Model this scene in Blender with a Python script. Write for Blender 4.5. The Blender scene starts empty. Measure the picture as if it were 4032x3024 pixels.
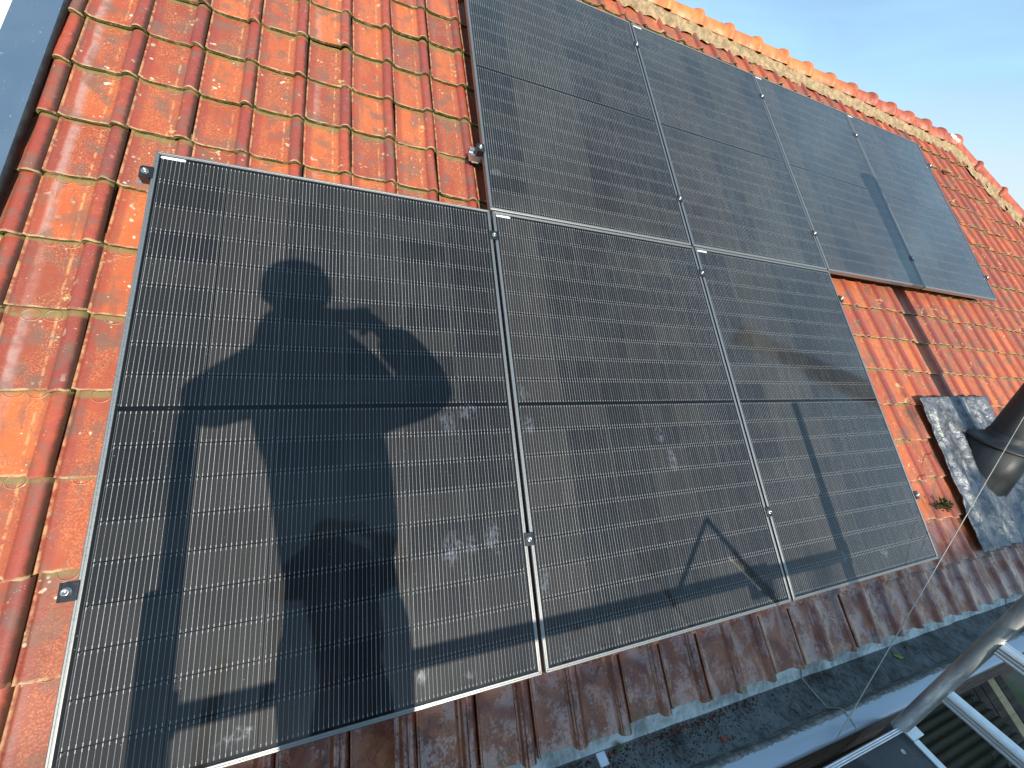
import bpy, bmesh, math, random
from mathutils import Vector, Matrix, noise
random.seed(7)
SC = bpy.context.scene
COL = SC.collection
S2 = math.sqrt(0.5)

# ------------------------------------------------------------------ frame of reference
# roof coordinates (u along the eave, v up the 45 degree slope, n out of the roof) -> world metres
def W(u, v, n=0.0):
    return Vector((u, (v - n) * S2, (v + n) * S2))
def WH(u, v, n=0.0):                      # the same, following the slight fall of the tile courses
    return W(u, v - 0.022 * (u + 0.13), n)

# ------------------------------------------------------------------ camera
CAM_R = Vector((0.9257, -0.3338, 0.1782)); CAM_F = Vector((0.3783, 0.8257, -0.4185))
CAM_F.normalize(); CAM_R = (CAM_R - CAM_F * CAM_R.dot(CAM_F)).normalized(); CAM_U = CAM_R.cross(CAM_F)
CAM_P = Vector((0.5713, -0.5900, 1.2935))
cd = bpy.data.cameras.new('camera'); cam = bpy.data.objects.new('camera', cd); COL.objects.link(cam)
cd.sensor_width = 36.0; cd.lens = 36.0 * 1601.85 / 4032.0; cd.clip_start = 0.004; cd.clip_end = 3000
cam.matrix_world = Matrix(((CAM_R.x, CAM_U.x, -CAM_F.x, CAM_P.x), (CAM_R.y, CAM_U.y, -CAM_F.y, CAM_P.y),
                           (CAM_R.z, CAM_U.z, -CAM_F.z, CAM_P.z), (0, 0, 0, 1)))
SC.camera = cam

# ------------------------------------------------------------------ exposure, sun, sky
SC.view_settings.view_transform = 'Standard'; SC.view_settings.look = 'None'
SC.view_settings.exposure = 0.62; SC.view_settings.gamma = 1.0
SC.render.engine = 'CYCLES'
SUN = Vector((0.03, -0.946, 0.322)).normalized()
sd = bpy.data.lights.new('sun', 'SUN'); sd.energy = 4.5; sd.angle = math.radians(0.53); sd.color = (1.0, 0.93, 0.80)
sun = bpy.data.objects.new('sun', sd); COL.objects.link(sun)
sun.rotation_euler = SUN.to_track_quat('Z', 'Y').to_euler(); sun.location = (0, -20, 20)
wd = bpy.data.worlds.new('World'); SC.world = wd; wd.use_nodes = True
wt = wd.node_tree; wt.nodes.clear()
sky = wt.nodes.new('ShaderNodeTexSky'); sky.sky_type = 'NISHITA'; sky.sun_disc = False
sky.sun_elevation = math.asin(SUN.z); sky.sun_rotation = math.atan2(SUN.x, SUN.y)
sky.air_density = 1.15; sky.dust_density = 0.25; sky.ozone_density = 2.0
bg1 = wt.nodes.new('ShaderNodeBackground'); bg1.inputs['Strength'].default_value = 0.15
bg2 = wt.nodes.new('ShaderNodeBackground'); bg2.inputs['Color'].default_value = (0.44, 0.76, 1.0, 1); bg2.inputs['Strength'].default_value = 0.80
mixw = wt.nodes.new('ShaderNodeMixShader'); wo = wt.nodes.new('ShaderNodeOutputWorld')
tcw = wt.nodes.new('ShaderNodeTexCoord'); mpw = wt.nodes.new('ShaderNodeMapping'); mpw.inputs['Scale'].default_value = (1.2, 1.2, 7.0)
mpw.inputs['Rotation'].default_value = (0.22, -0.15, 0)
nzw = wt.nodes.new('ShaderNodeTexNoise'); nzw.inputs['Scale'].default_value = 1.7; nzw.inputs['Detail'].default_value = 7; nzw.inputs['Roughness'].default_value = 0.52
nzw.inputs['Distortion'].default_value = 0.5
crw = wt.nodes.new('ShaderNodeMapRange'); crw.inputs['From Min'].default_value = 0.36; crw.inputs['From Max'].default_value = 0.78
crw.inputs['To Min'].default_value = 0.16; crw.inputs['To Max'].default_value = 0.80
sepw = wt.nodes.new('ShaderNodeSeparateXYZ')
hzw = wt.nodes.new('ShaderNodeMapRange'); hzw.inputs['From Min'].default_value = 0.20; hzw.inputs['From Max'].default_value = 0.36   # bank of cloud low over the horizon
hzw.inputs['To Min'].default_value = 0.68; hzw.inputs['To Max'].default_value = 0.0
addw = wt.nodes.new('ShaderNodeMath'); addw.operation = 'ADD'; addw.use_clamp = True
nbw = wt.nodes.new('ShaderNodeMath'); nbw.operation = 'MULTIPLY_ADD'; nbw.inputs[1].default_value = 0.16
L = wt.links.new
L(sky.outputs[0], bg1.inputs['Color']); L(tcw.outputs['Generated'], mpw.inputs['Vector']); L(mpw.outputs[0], nzw.inputs['Vector'])
L(nzw.outputs['Fac'], crw.inputs['Value']); L(tcw.outputs['Generated'], sepw.inputs[0])
L(nzw.outputs['Fac'], nbw.inputs[0]); L(sepw.outputs['Z'], nbw.inputs[2]); L(nbw.outputs[0], hzw.inputs['Value'])
L(crw.outputs[0], mixw.inputs[0]); L(bg1.outputs[0], mixw.inputs[1]); L(bg2.outputs[0], mixw.inputs[2])
bg3 = wt.nodes.new('ShaderNodeBackground'); bg3.inputs['Color'].default_value = (0.80, 0.90, 0.97, 1); bg3.inputs['Strength'].default_value = 0.62
mixb = wt.nodes.new('ShaderNodeMixShader'); L(hzw.outputs[0], mixb.inputs[0]); L(mixw.outputs[0], mixb.inputs[1]); L(bg3.outputs[0], mixb.inputs[2]); L(mixb.outputs[0], wo.inputs['Surface'])

# ------------------------------------------------------------------ object helpers
def tag(o, label=None, cat=None, group=None, kind=None):
    if label: o['label'] = label
    if cat: o['category'] = cat
    if group: o['group'] = group
    if kind: o['kind'] = kind
    return o
def empty(name, loc=(0, 0, 0)):
    o = bpy.data.objects.new(name, None); o.empty_display_size = 0.1; o.location = loc; COL.objects.link(o); return o
def put(o, parent):
    if parent is not None:
        o.parent = parent; o.matrix_parent_inverse = Matrix.Translation(-Vector(parent.location))
class MB:
    """collects geometry in world metres; build() links it as ONE mesh object"""
    def __init__(s): s.v = []; s.f = []; s.sm = []
    def add(s, vs, fs, smooth=False):
        k = len(s.v); s.v += [tuple(p) for p in vs]; s.f += [tuple(i + k for i in f) for f in fs]; s.sm += [smooth] * len(fs); return s
    def hexa(s, p):       # 8 points: bottom 4 ccw, top 4 ccw
        return s.add(p, [(3, 2, 1, 0), (4, 5, 6, 7), (0, 1, 5, 4), (1, 2, 6, 5), (2, 3, 7, 6), (3, 0, 4, 7)])
    def box(s, a, b, F=None):
        F = F or (lambda x, y, z: Vector((x, y, z)))
        (x0, y0, z0), (x1, y1, z1) = a, b
        return s.hexa([F(x0, y0, z0), F(x1, y0, z0), F(x1, y1, z0), F(x0, y1, z0), F(x0, y0, z1), F(x1, y0, z1), F(x1, y1, z1), F(x0, y1, z1)])
    def tube(s, pts, r, seg=12, cap=True, prof=None):
        pts = [Vector(p) for p in pts]; n = len(pts); rs = r if isinstance(r, (list, tuple)) else [r] * n
        rings = []; up = None
        for i, p in enumerate(pts):
            t = (pts[min(i + 1, n - 1)] - pts[max(i - 1, 0)]).normalized()
            if up is None: up = Vector((0, 0, 1)) if abs(t.z) < 0.9 else Vector((1, 0, 0))
            a = t.cross(up).normalized(); b = a.cross(t).normalized(); up = b
            if prof: rings.append([p + a * x + b * y for x, y in prof])
            else: rings.append([p + (a * math.cos(2 * math.pi * k / seg) + b * math.sin(2 * math.pi * k / seg)) * rs[i] for k in range(seg)])
        m = len(rings[0]); vs = [q for R_ in rings for q in R_]; fs = []
        for i in range(n - 1):
            for k in range(m):
                fs.append((i * m + k, i * m + (k + 1) % m, (i + 1) * m + (k + 1) % m, (i + 1) * m + k))
        s.add(vs, fs, prof is None)
        if cap:
            s.add(rings[0], [tuple(range(m))[::-1]]); s.add(rings[-1], [tuple(range(m))])
        return s
    def lathe(s, c, axis, prof, seg=32, caps=True):      # prof: (height along axis, radius)
        c = Vector(c); t = Vector(axis).normalized(); u = Vector((0, 0, 1)) if abs(t.z) < 0.9 else Vector((1, 0, 0))
        a = t.cross(u).normalized(); b = t.cross(a).normalized(); vs = []; fs = []
        for h, r in prof:
            vs += [c + t * h + (a * math.cos(2 * math.pi * k / seg) + b * math.sin(2 * math.pi * k / seg)) * r for k in range(seg)]
        for i in range(len(prof) - 1):
            for k in range(seg): fs.append((i * seg + k, i * seg + (k + 1) % seg, (i + 1) * seg + (k + 1) % seg, (i + 1) * seg + k))
        s.add(vs, fs, True)
        if caps: s.add(vs[:seg], [tuple(range(seg))[::-1]]); s.add(vs[-seg:], [tuple(range(seg))])
        return s
    def build(s, name, mat, parent=None, bevel=0, seg=2, origin=None):
        me = bpy.data.meshes.new(name); o = origin if origin is not None else (Vector(parent.location) if parent is not None and False else Vector((0, 0, 0)))
        me.from_pydata([tuple(Vector(p) - o) for p in s.v], [], s.f); me.materials.append(mat)
        me.polygons.foreach_set('use_smooth', s.sm); me.update()
        ob = bpy.data.objects.new(name, me); ob.location = o; COL.objects.link(ob)
        bm = bmesh.new(); bm.from_mesh(me); bmesh.ops.recalc_face_normals(bm, faces=bm.faces); bm.to_mesh(me); bm.free()
        if bevel:
            m = ob.modifiers.new('bevel', 'BEVEL'); m.width = bevel; m.segments = seg; m.limit_method = 'ANGLE'; m.angle_limit = math.radians(35); m.harden_normals = False
        if parent is not None: put(ob, parent)
        return ob
def dup(root, offset):          # a copy of a thing with copies of its parts (and their sub-parts)
    r = root.copy(); COL.objects.link(r); r.location = Vector(root.location) + Vector(offset)
    for ch in list(root.children):
        c = ch.copy(); COL.objects.link(c); c.parent = r; c.matrix_parent_inverse = ch.matrix_parent_inverse.copy()
        for g in list(ch.children):
            d = g.copy(); COL.objects.link(d); d.parent = c; d.matrix_parent_inverse = g.matrix_parent_inverse.copy()
    return r

# ------------------------------------------------------------------ material helpers
class NT:
    def __init__(s, name):
        s.mat = bpy.data.materials.new(name); s.mat.use_nodes = True; s.t = s.mat.node_tree; s.t.nodes.clear()
        s.out = s.t.nodes.new('ShaderNodeOutputMaterial'); s.b = s.t.nodes.new('ShaderNodeBsdfPrincipled')
        s.t.links.new(s.b.outputs[0], s.out.inputs[0])
    def n(s, typ, **kw):
        x = s.t.nodes.new(typ)
        for k, v in kw.items(): setattr(x, k, v)
        return x
    def set(s, sock, v):
        if hasattr(v, 'is_output') or isinstance(v, bpy.types.NodeSocket): s.t.links.new(v, sock)
        elif isinstance(v, (tuple, list)) and sock.type == 'RGBA': sock.default_value = tuple(v) + ((1,) if len(v) == 3 else ())
        elif sock.type == 'RGBA': sock.default_value = (v, v, v, 1)
        else: sock.default_value = v
    def m(s, op, a, b=0.0, c=0.0, clamp=False):
        x = s.n('ShaderNodeMath', operation=op, use_clamp=clamp)
        s.set(x.inputs[0], a); s.set(x.inputs[1], b)
        if len(x.inputs) > 2: s.set(x.inputs[2], c)
        return x.outputs[0]
    def add(s, a, b): return s.m('ADD', a, b)
    def sub(s, a, b): return s.m('SUBTRACT', a, b)
    def mul(s, a, b): return s.m('MULTIPLY', a, b)
    def lt(s, a, b): return s.m('LESS_THAN', a, b)
    def gt(s, a, b): return s.m('GREATER_THAN', a, b)
    def mr(s, v, a, b, c=0.0, d=1.0, smooth=True):
        x = s.n('ShaderNodeMapRange', interpolation_type='SMOOTHSTEP' if smooth else 'LINEAR')
        for i, q in enumerate((v, a, b, c, d)): s.set(x.inputs[i], q)
        return x.outputs[0]
    def mix(s, f, a, b):
        x = s.n('ShaderNodeMix', data_type='RGBA'); s.set(x.inputs[0], f); s.set(x.inputs[6], a); s.set(x.inputs[7], b); return x.outputs[2]
    def obj(s): return s.n('ShaderNodeTexCoord').outputs['Object']
    def pos(s): return s.n('ShaderNodeNewGeometry').outputs['Position']
    def noise(s, vec, scale, detail=4, rough=0.55, dist=0.0, col=False):
        x = s.n('ShaderNodeTexNoise'); s.set(x.inputs['Vector'], vec); x.inputs['Scale'].default_value = scale
        x.inputs['Detail'].default_value = detail; x.inputs['Roughness'].default_value = rough; x.inputs['Distortion'].default_value = dist
        return x.outputs['Color' if col else 'Fac']
    def voro(s, vec, scale, feature='F1', rnd=1.0, out='Distance'):
        x = s.n('ShaderNodeTexVoronoi', feature=feature); s.set(x.inputs['Vector'], vec); x.inputs['Scale'].default_value = scale
        x.inputs['Randomness'].default_value = rnd; return x.outputs[out]
    def map(s, vec, scale=(1, 1, 1), rot=(0, 0, 0), loc=(0, 0, 0)):
        x = s.n('ShaderNodeMapping'); s.set(x.inputs[0], vec); x.inputs['Scale'].default_value = scale
        x.inputs['Rotation'].default_value = rot; x.inputs['Location'].default_value = loc; return x.outputs[0]
    def sep(s, vec): x = s.n('ShaderNodeSeparateXYZ'); s.set(x.inputs[0], vec); return x.outputs
    def comb(s, a, b, c): x = s.n('ShaderNodeCombineXYZ'); s.set(x.inputs[0], a); s.set(x.inputs[1], b); s.set(x.inputs[2], c); return x.outputs[0]
    def attr(s, name): return s.n('ShaderNodeAttribute', attribute_name=name)
    def wn(s, vec): x = s.n('ShaderNodeTexWhiteNoise', noise_dimensions='3D'); s.set(x.inputs[0], vec); return x.outputs['Value']
    def bump(s, h, strength=0.4, dist=0.002, normal=None):
        x = s.n('ShaderNodeBump'); x.inputs['Strength'].default_value = strength; x.inputs['Distance'].default_value = dist
        s.set(x.inputs['Height'], h)
        if normal is not None: s.set(x.inputs['Normal'], normal)
        return x.outputs[0]
    def fin(s, color=None, rough=None, metal=None, normal=None, coat=None, coatr=None, spec=None):
        i = s.b.inputs
        if color is not None: s.set(i['Base Color'], color)
        if rough is not None: s.set(i['Roughness'], rough)
        if metal is not None: s.set(i['Metallic'], metal)
        if normal is not None: s.set(i['Normal'], normal)
        if coat is not None: s.set(i['Coat Weight'], coat)
        if coatr is not None: s.set(i['Coat Roughness'], coatr)
        if spec is not None: s.set(i['Specular IOR Level'], spec)
        return s.mat
def simple(name, c1, c2, scale=20, rough=0.6, metal=0.0, bump=0.2, bd=0.001, stretch=(1, 1, 1), r2=None):
    g = NT(name); p = g.map(g.pos(), stretch); f = g.noise(p, scale, 6, 0.6); f2 = g.noise(p, scale * 0.13, 3, 0.5)
    k = g.mr(g.add(g.mul(f, 0.6), g.mul(f2, 0.4)), 0.35, 0.65)
    rr = g.mr(f, 0.3, 0.7, rough, r2 if r2 is not None else min(1, rough + 0.15))
    return g.fin(g.mix(k, c1, c2), rr, metal, g.bump(f, bump, bd))

# ------------------------------------------------------------------ clay tile material
def tile_material():
    g = NT('glazed_clay_tile')
    loc = g.sep(g.attr('loc').outputs['Vector']); x, y, h = loc[0], loc[1], loc[2]      # metres across / up one tile, 1 on the roll
    ra = g.sep(g.attr('rnd').outputs['Vector']); r1, r2, wet = ra[0], ra[1], ra[2]
    rb = g.sep(g.attr('rnb').outputs['Vector']); streak, under, chip = rb[0], rb[1], rb[2]
    P = g.pos(); big = g.noise(P, 9, 4, 0.55); mid = g.noise(P, 38, 5, 0.62); fine = g.noise(P, 230, 4, 0.7)
    jit = g.comb(g.mul(r1, 40), g.mul(r2, 40), 0)
    va = g.n('ShaderNodeVectorMath', operation='ADD'); g.set(va.inputs[0], P); g.set(va.inputs[1], jit); PJ = va.outputs[0]
    orange = g.mix(g.mr(r1, 0.0, 1.0), (0.50, 0.125, 0.038), (0.33, 0.068, 0.032))
    maroon = g.mix(r2, (0.30, 0.055, 0.034), (0.20, 0.050, 0.036))
    soft = g.noise(g.map(PJ, (1, .6, .6)), 13, 2, 0.5); grain = g.noise(P, 110, 5, .7); k = g.mr(g.add(g.mul(grain, 0.30), g.add(g.mul(soft, 0.60), g.mul(g.sub(r2, 0.5), 0.30))), 0.24, 0.66, 0.0, 0.80)
    c = g.mix(k, orange, maroon)
    c = g.mix(g.mul(g.mul(g.mr(fine, 0.46, 0.62), g.mr(soft, 0.36, 0.56)), 0.55), c, (0.64, 0.25, 0.085))      # sandy speckle where the glaze is thin
    # purplish dark glaze along the pan's left side and on the roll
    side = g.mr(x, 0.038, 0.020); c = g.mix(g.mul(side, 0.62), c, (0.25, 0.048, 0.036))
    roll = g.mul(h, g.mr(mid, 0.25, 0.6, 0.45, 0.92)); c = g.mix(roll, c, g.mix(r1, (0.34, 0.060, 0.038), (0.225, 0.048, 0.042)))
    # greyish pale glaze runs
    wob = g.add(x, g.mul(g.sub(big, 0.5), 0.02))
    sm = g.mul(g.mul(g.mr(wob, 0.024, 0.034), g.mr(wob, 0.040, 0.062, 1.0, 0.0)), g.sub(1, h))
    sm = g.mul(g.mul(sm, g.mr(streak, 0.3, 0.8)), g.mr(mid, 0.3, 0.6, 0.30, 0.80)); c = g.mix(sm, c, (0.40, 0.245, 0.215))
    br = g.noise(g.map(PJ, (1, 1, 1)), 14, 3, 0.5); c = g.mix(g.mul(g.mr(br, 0.50, 0.66), 0.68), c, g.mix(r1, (0.20, 0.100, 0.065), (0.145, 0.10, 0.075)))   # brownish dull patches
    # crescent hollows under the next course
    def cres(cx):
        dx = g.m('DIVIDE', g.sub(x, cx), 0.021); dy = g.m('DIVIDE', g.sub(0.2300, y), 0.0175)
        d = g.m('SQRT', g.add(g.mul(dx, dx), g.mul(dy, dy))); return d
    d = g.m('MINIMUM', cres(0.052), cres(0.100))
    ring = g.mul(g.mr(d, 0.86, 0.97), g.mr(d, 1.14, 1.02)); inside = g.mr(d, 1.0, 0.90)
    c = g.mix(g.mul(ring, 0.35), c, (0.60, 0.30, 0.17))
    # lichen
    v = g.voro(PJ, 55, 'SMOOTH_F1'); lm = g.noise(P, 5, 3, 0.6); lsz = g.noise(PJ, 20, 2, 0.5)
    li = g.mul(g.mr(v, g.mr(lsz, 0.47, 0.74, 0.02, 0.36), g.mr(lsz, 0.47, 0.74, 0.01, 0.26)), g.mul(g.mr(lm, 0.40, 0.60), g.sub(1.0, g.mul(h, .55))))
    v2 = g.voro(PJ, 150); li2 = g.mul(g.mr(v2, 0.17, 0.10), g.mr(g.noise(P, 11, 3, 0.6), 0.46, 0.60))
    dry = g.sub(1.0, wet)
    li = g.mul(g.m('MAXIMUM', li, li2), g.mr(wet, 0.2, 0.6, 1.0, 0.25)); c = g.mix(g.mul(li, g.mr(fine, .3, .6, .55, .92)), c, g.mix(lsz, (0.46, 0.43, 0.32), (0.70, 0.63, 0.47)))
    # flaked glaze
    fl = g.mul(g.mr(g.noise(PJ, 17, 5, 0.65, 0.6), 0.60, 0.63), g.mul(g.mr(x, 0.108, 0.116), g.mr(x, 0.150, 0.140))); fl = g.mul(fl, g.gt(chip, 0.80))
    c = g.mix(fl, c, g.mix(fine, (0.66, 0.42, 0.17), (0.34, 0.24, 0.13)))
    # worn fine line between pan and roll, dark line in the side joint
    ln = g.mul(g.mr(x, 0.103, 0.1065), g.mr(x, 0.113, 0.109)); c = g.mix(g.mul(ln, g.mr(mid, 0.45, 0.6, 0.0, 0.6)), c, (0.58, 0.33, 0.13))
    jt = g.m('MAXIMUM', g.mr(g.add(x, g.mul(g.sub(mid, .5), .012)), 0.1640, 0.1740), g.mul(g.mr(x, 0.0045, 0.0015), .0)); c = g.mix(g.mul(jt, 0.9), c, (0.05, 0.028, 0.018))
    # front edge: bare clay, moss, dirt
    ed = g.mr(g.add(y, g.mul(g.sub(mid, 0.5), 0.012)), 0.008, 0.003)
    c = g.mix(g.mul(ed, g.mr(g.noise(P, 26, 4, .65), 0.38, 0.60, 0.05, 0.9)), c, (0.50, 0.36, 0.20))
    rim = g.mul(g.mr(x, .0085, .0055), g.mr(mid, .40, .60)); c = g.mix(g.mul(rim, .7), c, (0.58, 0.33, 0.15))
    run = g.mul(g.mr(g.noise(g.map(PJ, (1, .16, .16)), 42, 4, .6), .54, .66), g.sub(1, h)); c = g.mix(g.mul(run, .45), c, (.19, .085, .055))
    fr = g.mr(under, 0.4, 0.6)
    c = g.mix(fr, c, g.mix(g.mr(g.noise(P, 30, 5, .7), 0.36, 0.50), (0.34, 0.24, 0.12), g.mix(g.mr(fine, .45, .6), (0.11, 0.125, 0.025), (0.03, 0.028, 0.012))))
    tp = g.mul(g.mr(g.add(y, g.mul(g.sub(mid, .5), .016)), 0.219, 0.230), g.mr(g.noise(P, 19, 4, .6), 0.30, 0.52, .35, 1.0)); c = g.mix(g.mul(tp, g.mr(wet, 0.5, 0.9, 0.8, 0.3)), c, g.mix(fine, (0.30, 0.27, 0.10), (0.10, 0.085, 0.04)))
    # lowest courses: damp gloss, with the eave's shade painted into darker browns
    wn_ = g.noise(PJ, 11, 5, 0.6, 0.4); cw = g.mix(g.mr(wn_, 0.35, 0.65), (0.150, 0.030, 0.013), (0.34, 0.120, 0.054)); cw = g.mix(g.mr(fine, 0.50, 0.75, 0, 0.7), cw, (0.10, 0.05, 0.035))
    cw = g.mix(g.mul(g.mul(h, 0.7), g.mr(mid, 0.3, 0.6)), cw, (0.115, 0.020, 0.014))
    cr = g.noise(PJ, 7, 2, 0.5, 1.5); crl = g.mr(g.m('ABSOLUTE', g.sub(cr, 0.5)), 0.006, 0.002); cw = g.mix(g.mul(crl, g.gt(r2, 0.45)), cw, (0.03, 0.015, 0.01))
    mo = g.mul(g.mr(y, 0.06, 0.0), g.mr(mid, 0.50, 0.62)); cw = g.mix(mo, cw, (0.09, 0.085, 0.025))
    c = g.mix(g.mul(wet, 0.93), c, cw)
    film = g.mr(g.add(g.mul(g.noise(g.map(P, (1, .6, .6)), 15, 3, 0.6), .55), g.mul(g.noise(P, 120, 6, 0.75), .45)), 0.42, 0.56)
    rough = g.mix(wet, g.mr(mid, 0.3, 0.7, 0.34, 0.62), g.mix(film, 0.10, 0.34))
    rough = g.m('MAXIMUM', rough, g.mul(g.m('MAXIMUM', g.mul(li, 1.0), fl), 0.85)); rough = g.m('MAXIMUM', rough, g.mul(fr, 0.9))
    hh = g.add(g.add(g.mul(mid, 0.35), g.mul(fine, 0.22)), g.add(g.mul(li, 0.5), g.add(g.mul(ring, 1.6), g.mul(inside, -1.1))))
    hh = g.sub(hh, g.add(g.mul(fl, 1.5), 0.0))
    g.b.inputs['Coat IOR'].default_value = 1.95
    return g.fin(c, rough, 0.0, g.bump(hh, 0.55, 0.0022), g.mul(wet, g.mr(film, 0.1, 0.9, 0.70, 0.03)), 0.06, spec=0.5)
M = {}
M['tile'] = tile_material()

# ------------------------------------------------------------------ house
house = empty('house', (4.0, 1.0, -4.5))
tag(house, 'house with a steep roof of weathered orange clay tiles carrying the solar panels', 'house')
TW, TP = 0.179, 0.2335            # cover width and gauge of the tiles
V0 = -0.224
PROF = [(0.000, .004, 0), (0.0015, .0095, 0), (0.005, .0100, 0), (0.008, .0048, 0), (0.013, .0018, 0), (0.030, .0004, 0), (0.055, -.0006, 0), (0.085, -.0006, 0),
        (0.112, .0004, 0), (0.1255, .0020, .1), (0.1305, .0050, .4), (0.1335, .0105, .8), (0.1370, .0155, 1), (0.142, .0198, 1), (0.149, .0226, 1), (0.156, .0230, 1),
        (0.163, .0210, 1), (0.1695, .0165, 1), (0.1742, .0105, 1), (0.177, .004, 1)]
def hip_u(v): return 6.85 + (4.02 - v) / 0.98
tv, tf, tl, tr, tb = [], [], [], [], []
rt = random.Random(11)
colr = {}
for k in range(0, 19):
    for j in range(-2, 63):
        u0 = -0.128 + TW * (j - 0) - 0.0; v0 = V0 + TP * k
        um = hip_u(v0 + 0.1)
        if u0 > um + 0.12: continue
        if u0 < -0.50: continue
        length = TP + 0.045
        if v0 > 3.93: continue
        if j not in colr: colr[j] = (1.0 if j == -1 else (0.55 if rt.random() < 0.12 else 0.0), rt.random())
        r1, r2, r3 = rt.random(), rt.random(), rt.random()
        du, dv, dn = rt.gauss(0, .0019), rt.gauss(0, .0050), rt.gauss(0, .0018); rot = rt.gauss(0, .009); tl_ = rt.gauss(0, .002)
        wet_shade_k = 0.0
        if k == 0: wet_shade_k = 1.0 if u0 < 3.0 else 0.9
        elif k == 1: wet_shade_k = 0.75 if u0 > -0.3 else 0.25
        elif k == 2: wet_shade_k = 0.12
        if u0 < 0.0 and k <= 1: wet_shade_k = 0.15
        # hairline between dry tiles and damp, shade-darkened ones
        ny = 7; base = len(tv); nx = len(PROF)
        for a in range(ny):
            t = a / (ny - 1); y = t * length
            tilt = 0.0175 * (1 - t) ** 1.0
            for (px, pn, pr) in PROF:
                bow = -0.0012 * math.sin(math.pi * t)
                rs = 1.0 - 0.10 * t
                n = -0.1225 + pn * rs + tilt + bow + dn + tl_ * (px / TW - .5)
                uu = u0 + du + px * (1.0 if px < .1 else 1.0) + rot * -y; vv = v0 + dv + y + rot * (px - TW / 2)
                if a == 0: vv += 0.0015 * math.sin(px * 160 + r1 * 9) - (0.0075 if pr > .3 else 0.0) * min(1.0, 1.9 * math.sin(max(0, min(1, (px - .1225) / .0575)) * math.pi))
                uu = min(uu, um + 0.02)
                tv.append(tuple(WH(uu, vv, n))); tl.append((px, y, pr)); tr.append((r1, r2, wet_shade_k)); tb.append((colr[j][0] * (1 if r3 < .8 else .5), 0.0, r3))
        for a in range(ny - 1):
            for b in range(nx - 1):
                i = base + a * nx + b; tf.append((i, i + 1, i + nx + 1, i + nx))
        # front face (thickness) with the clay edge showing
        b2 = len(tv)
        for q in range(2):
            for (px, pn, pr) in PROF:
                n = -0.1225 + pn + 0.0175 + dn + tl_ * (px / TW - .5); th = 0.0 if q == 0 else 0.0125
                uu = min(u0 + du + px, um + 0.02)
                vv = v0 + dv + rot * (px - TW / 2) + (0.0015 * math.sin(px * 160 + r1 * 9) - (0.0075 if pr > .3 else 0.0) * min(1.0, 1.9 * math.sin(max(0, min(1, (px - .1225) / .0575)) * math.pi))) + (0.002 if q else 0)
                tv.append(tuple(WH(uu, vv, n - th))); tl.append((px, 0.0, pr)); tr.append((r1, r2, wet_shade_k)); tb.append((0, 1.0 if wet_shade_k < .5 else 0.30, r3))
        for b in range(nx - 1):
            i = b2 + b; tf.append((i, i + nx, i + nx + 1, i + 1))
        # right flank of the roll going down to the lap
        b3 = len(tv)
        for a in range(ny):
            t = a / (ny - 1); y = t * length; tilt = 0.0175 * (1 - t)
            for dnn in (0.005, -0.004 if a == 0 else -0.010):
                uu = min(u0 + du + .177 + rot * -y + (0.0006 if dnn < 0 else 0), um + 0.02)
                tv.append(tuple(WH(uu, v0 + dv + y + rot * TW / 2, -0.1225 + dnn + tilt + dn - 0.0012 * math.sin(math.pi * t))))
                tl.append((.177, y, 1)); tr.append((r1, r2, wet_shade_k)); tb.append((0, 0, r3))
        for a in range(ny - 1):
            i = b3 + 2 * a; tf.append((i, i + 1, i + 3, i + 2))
        # left rim down
        b3 = len(tv)
        for a in range(ny):
            t = a / (ny - 1); y = t * length; tilt = 0.0175 * (1 - t)
            for dnn in (0.006, -0.014):
                tv.append(tuple(WH(min(u0 + du + rot * -y, um + .02), v0 + dv + y - rot * TW / 2, -0.1225 + dnn + tilt + dn)))
                tl.append((.0, y, 0)); tr.append((r1, r2, wet_shade_k)); tb.append((0, 0, r3))
        for a in range(ny - 1):
            i = b3 + 2 * a; tf.append((i, i + 2, i + 3, i + 1))
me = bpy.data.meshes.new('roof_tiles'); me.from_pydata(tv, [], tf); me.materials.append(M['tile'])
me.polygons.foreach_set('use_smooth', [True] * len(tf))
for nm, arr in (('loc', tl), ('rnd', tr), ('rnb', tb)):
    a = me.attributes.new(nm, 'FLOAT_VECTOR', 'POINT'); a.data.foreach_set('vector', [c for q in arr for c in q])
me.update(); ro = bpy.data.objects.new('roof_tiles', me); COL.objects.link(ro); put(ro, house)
tag(ro, 'courses of glazed orange red clay pantiles, lichened, damp and with shade coloured in brown along the eave')

M['felt'] = simple('roof_underlay', (.03, .022, .018), (.05, .035, .03), 30, .9)
M['brick'] = None
def brick_material():
    g = NT('brick_wall'); p = g.pos(); b = g.n('ShaderNodeTexBrick'); s_ = g.sep(p); g.set(b.inputs['Vector'], g.comb(g.add(s_[0], s_[1]), s_[2], 0))
    b.inputs['Scale'].default_value = 1.0; b.inputs['Brick Width'].default_value = .22; b.inputs['Row Height'].default_value = .062; b.inputs['Mortar Size'].default_value = .008
    b.inputs['Color1'].default_value = (.30, .10, .06, 1); b.inputs['Color2'].default_value = (.22, .075, .05, 1); b.inputs['Mortar'].default_value = (.34, .31, .27, 1)
    n_ = g.noise(p, 30, 4, .6); return g.fin(g.mix(g.mr(n_, .4, .7, 0, .4), b.outputs['Color'], (.13, .06, .045)), .85, 0, g.bump(g.add(g.mul(b.outputs['Fac'], -.6), g.mul(n_, .4)), .5, .006))
M['brick'] = brick_material()
mb = MB()      # sarking under the tiles
mb.hexa([WH(-.45, -.22, -.19), WH(11.1, -.22, -.19), WH(6.75, 4.0, -.19), WH(-.45, 4.0, -.19), WH(-.45, -.22, -.16), WH(11.1, -.22, -.16), WH(6.75, 4.0, -.16), WH(-.45, 4.0, -.16)])
mb.build('roof_boarding', M['felt'], house)
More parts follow.
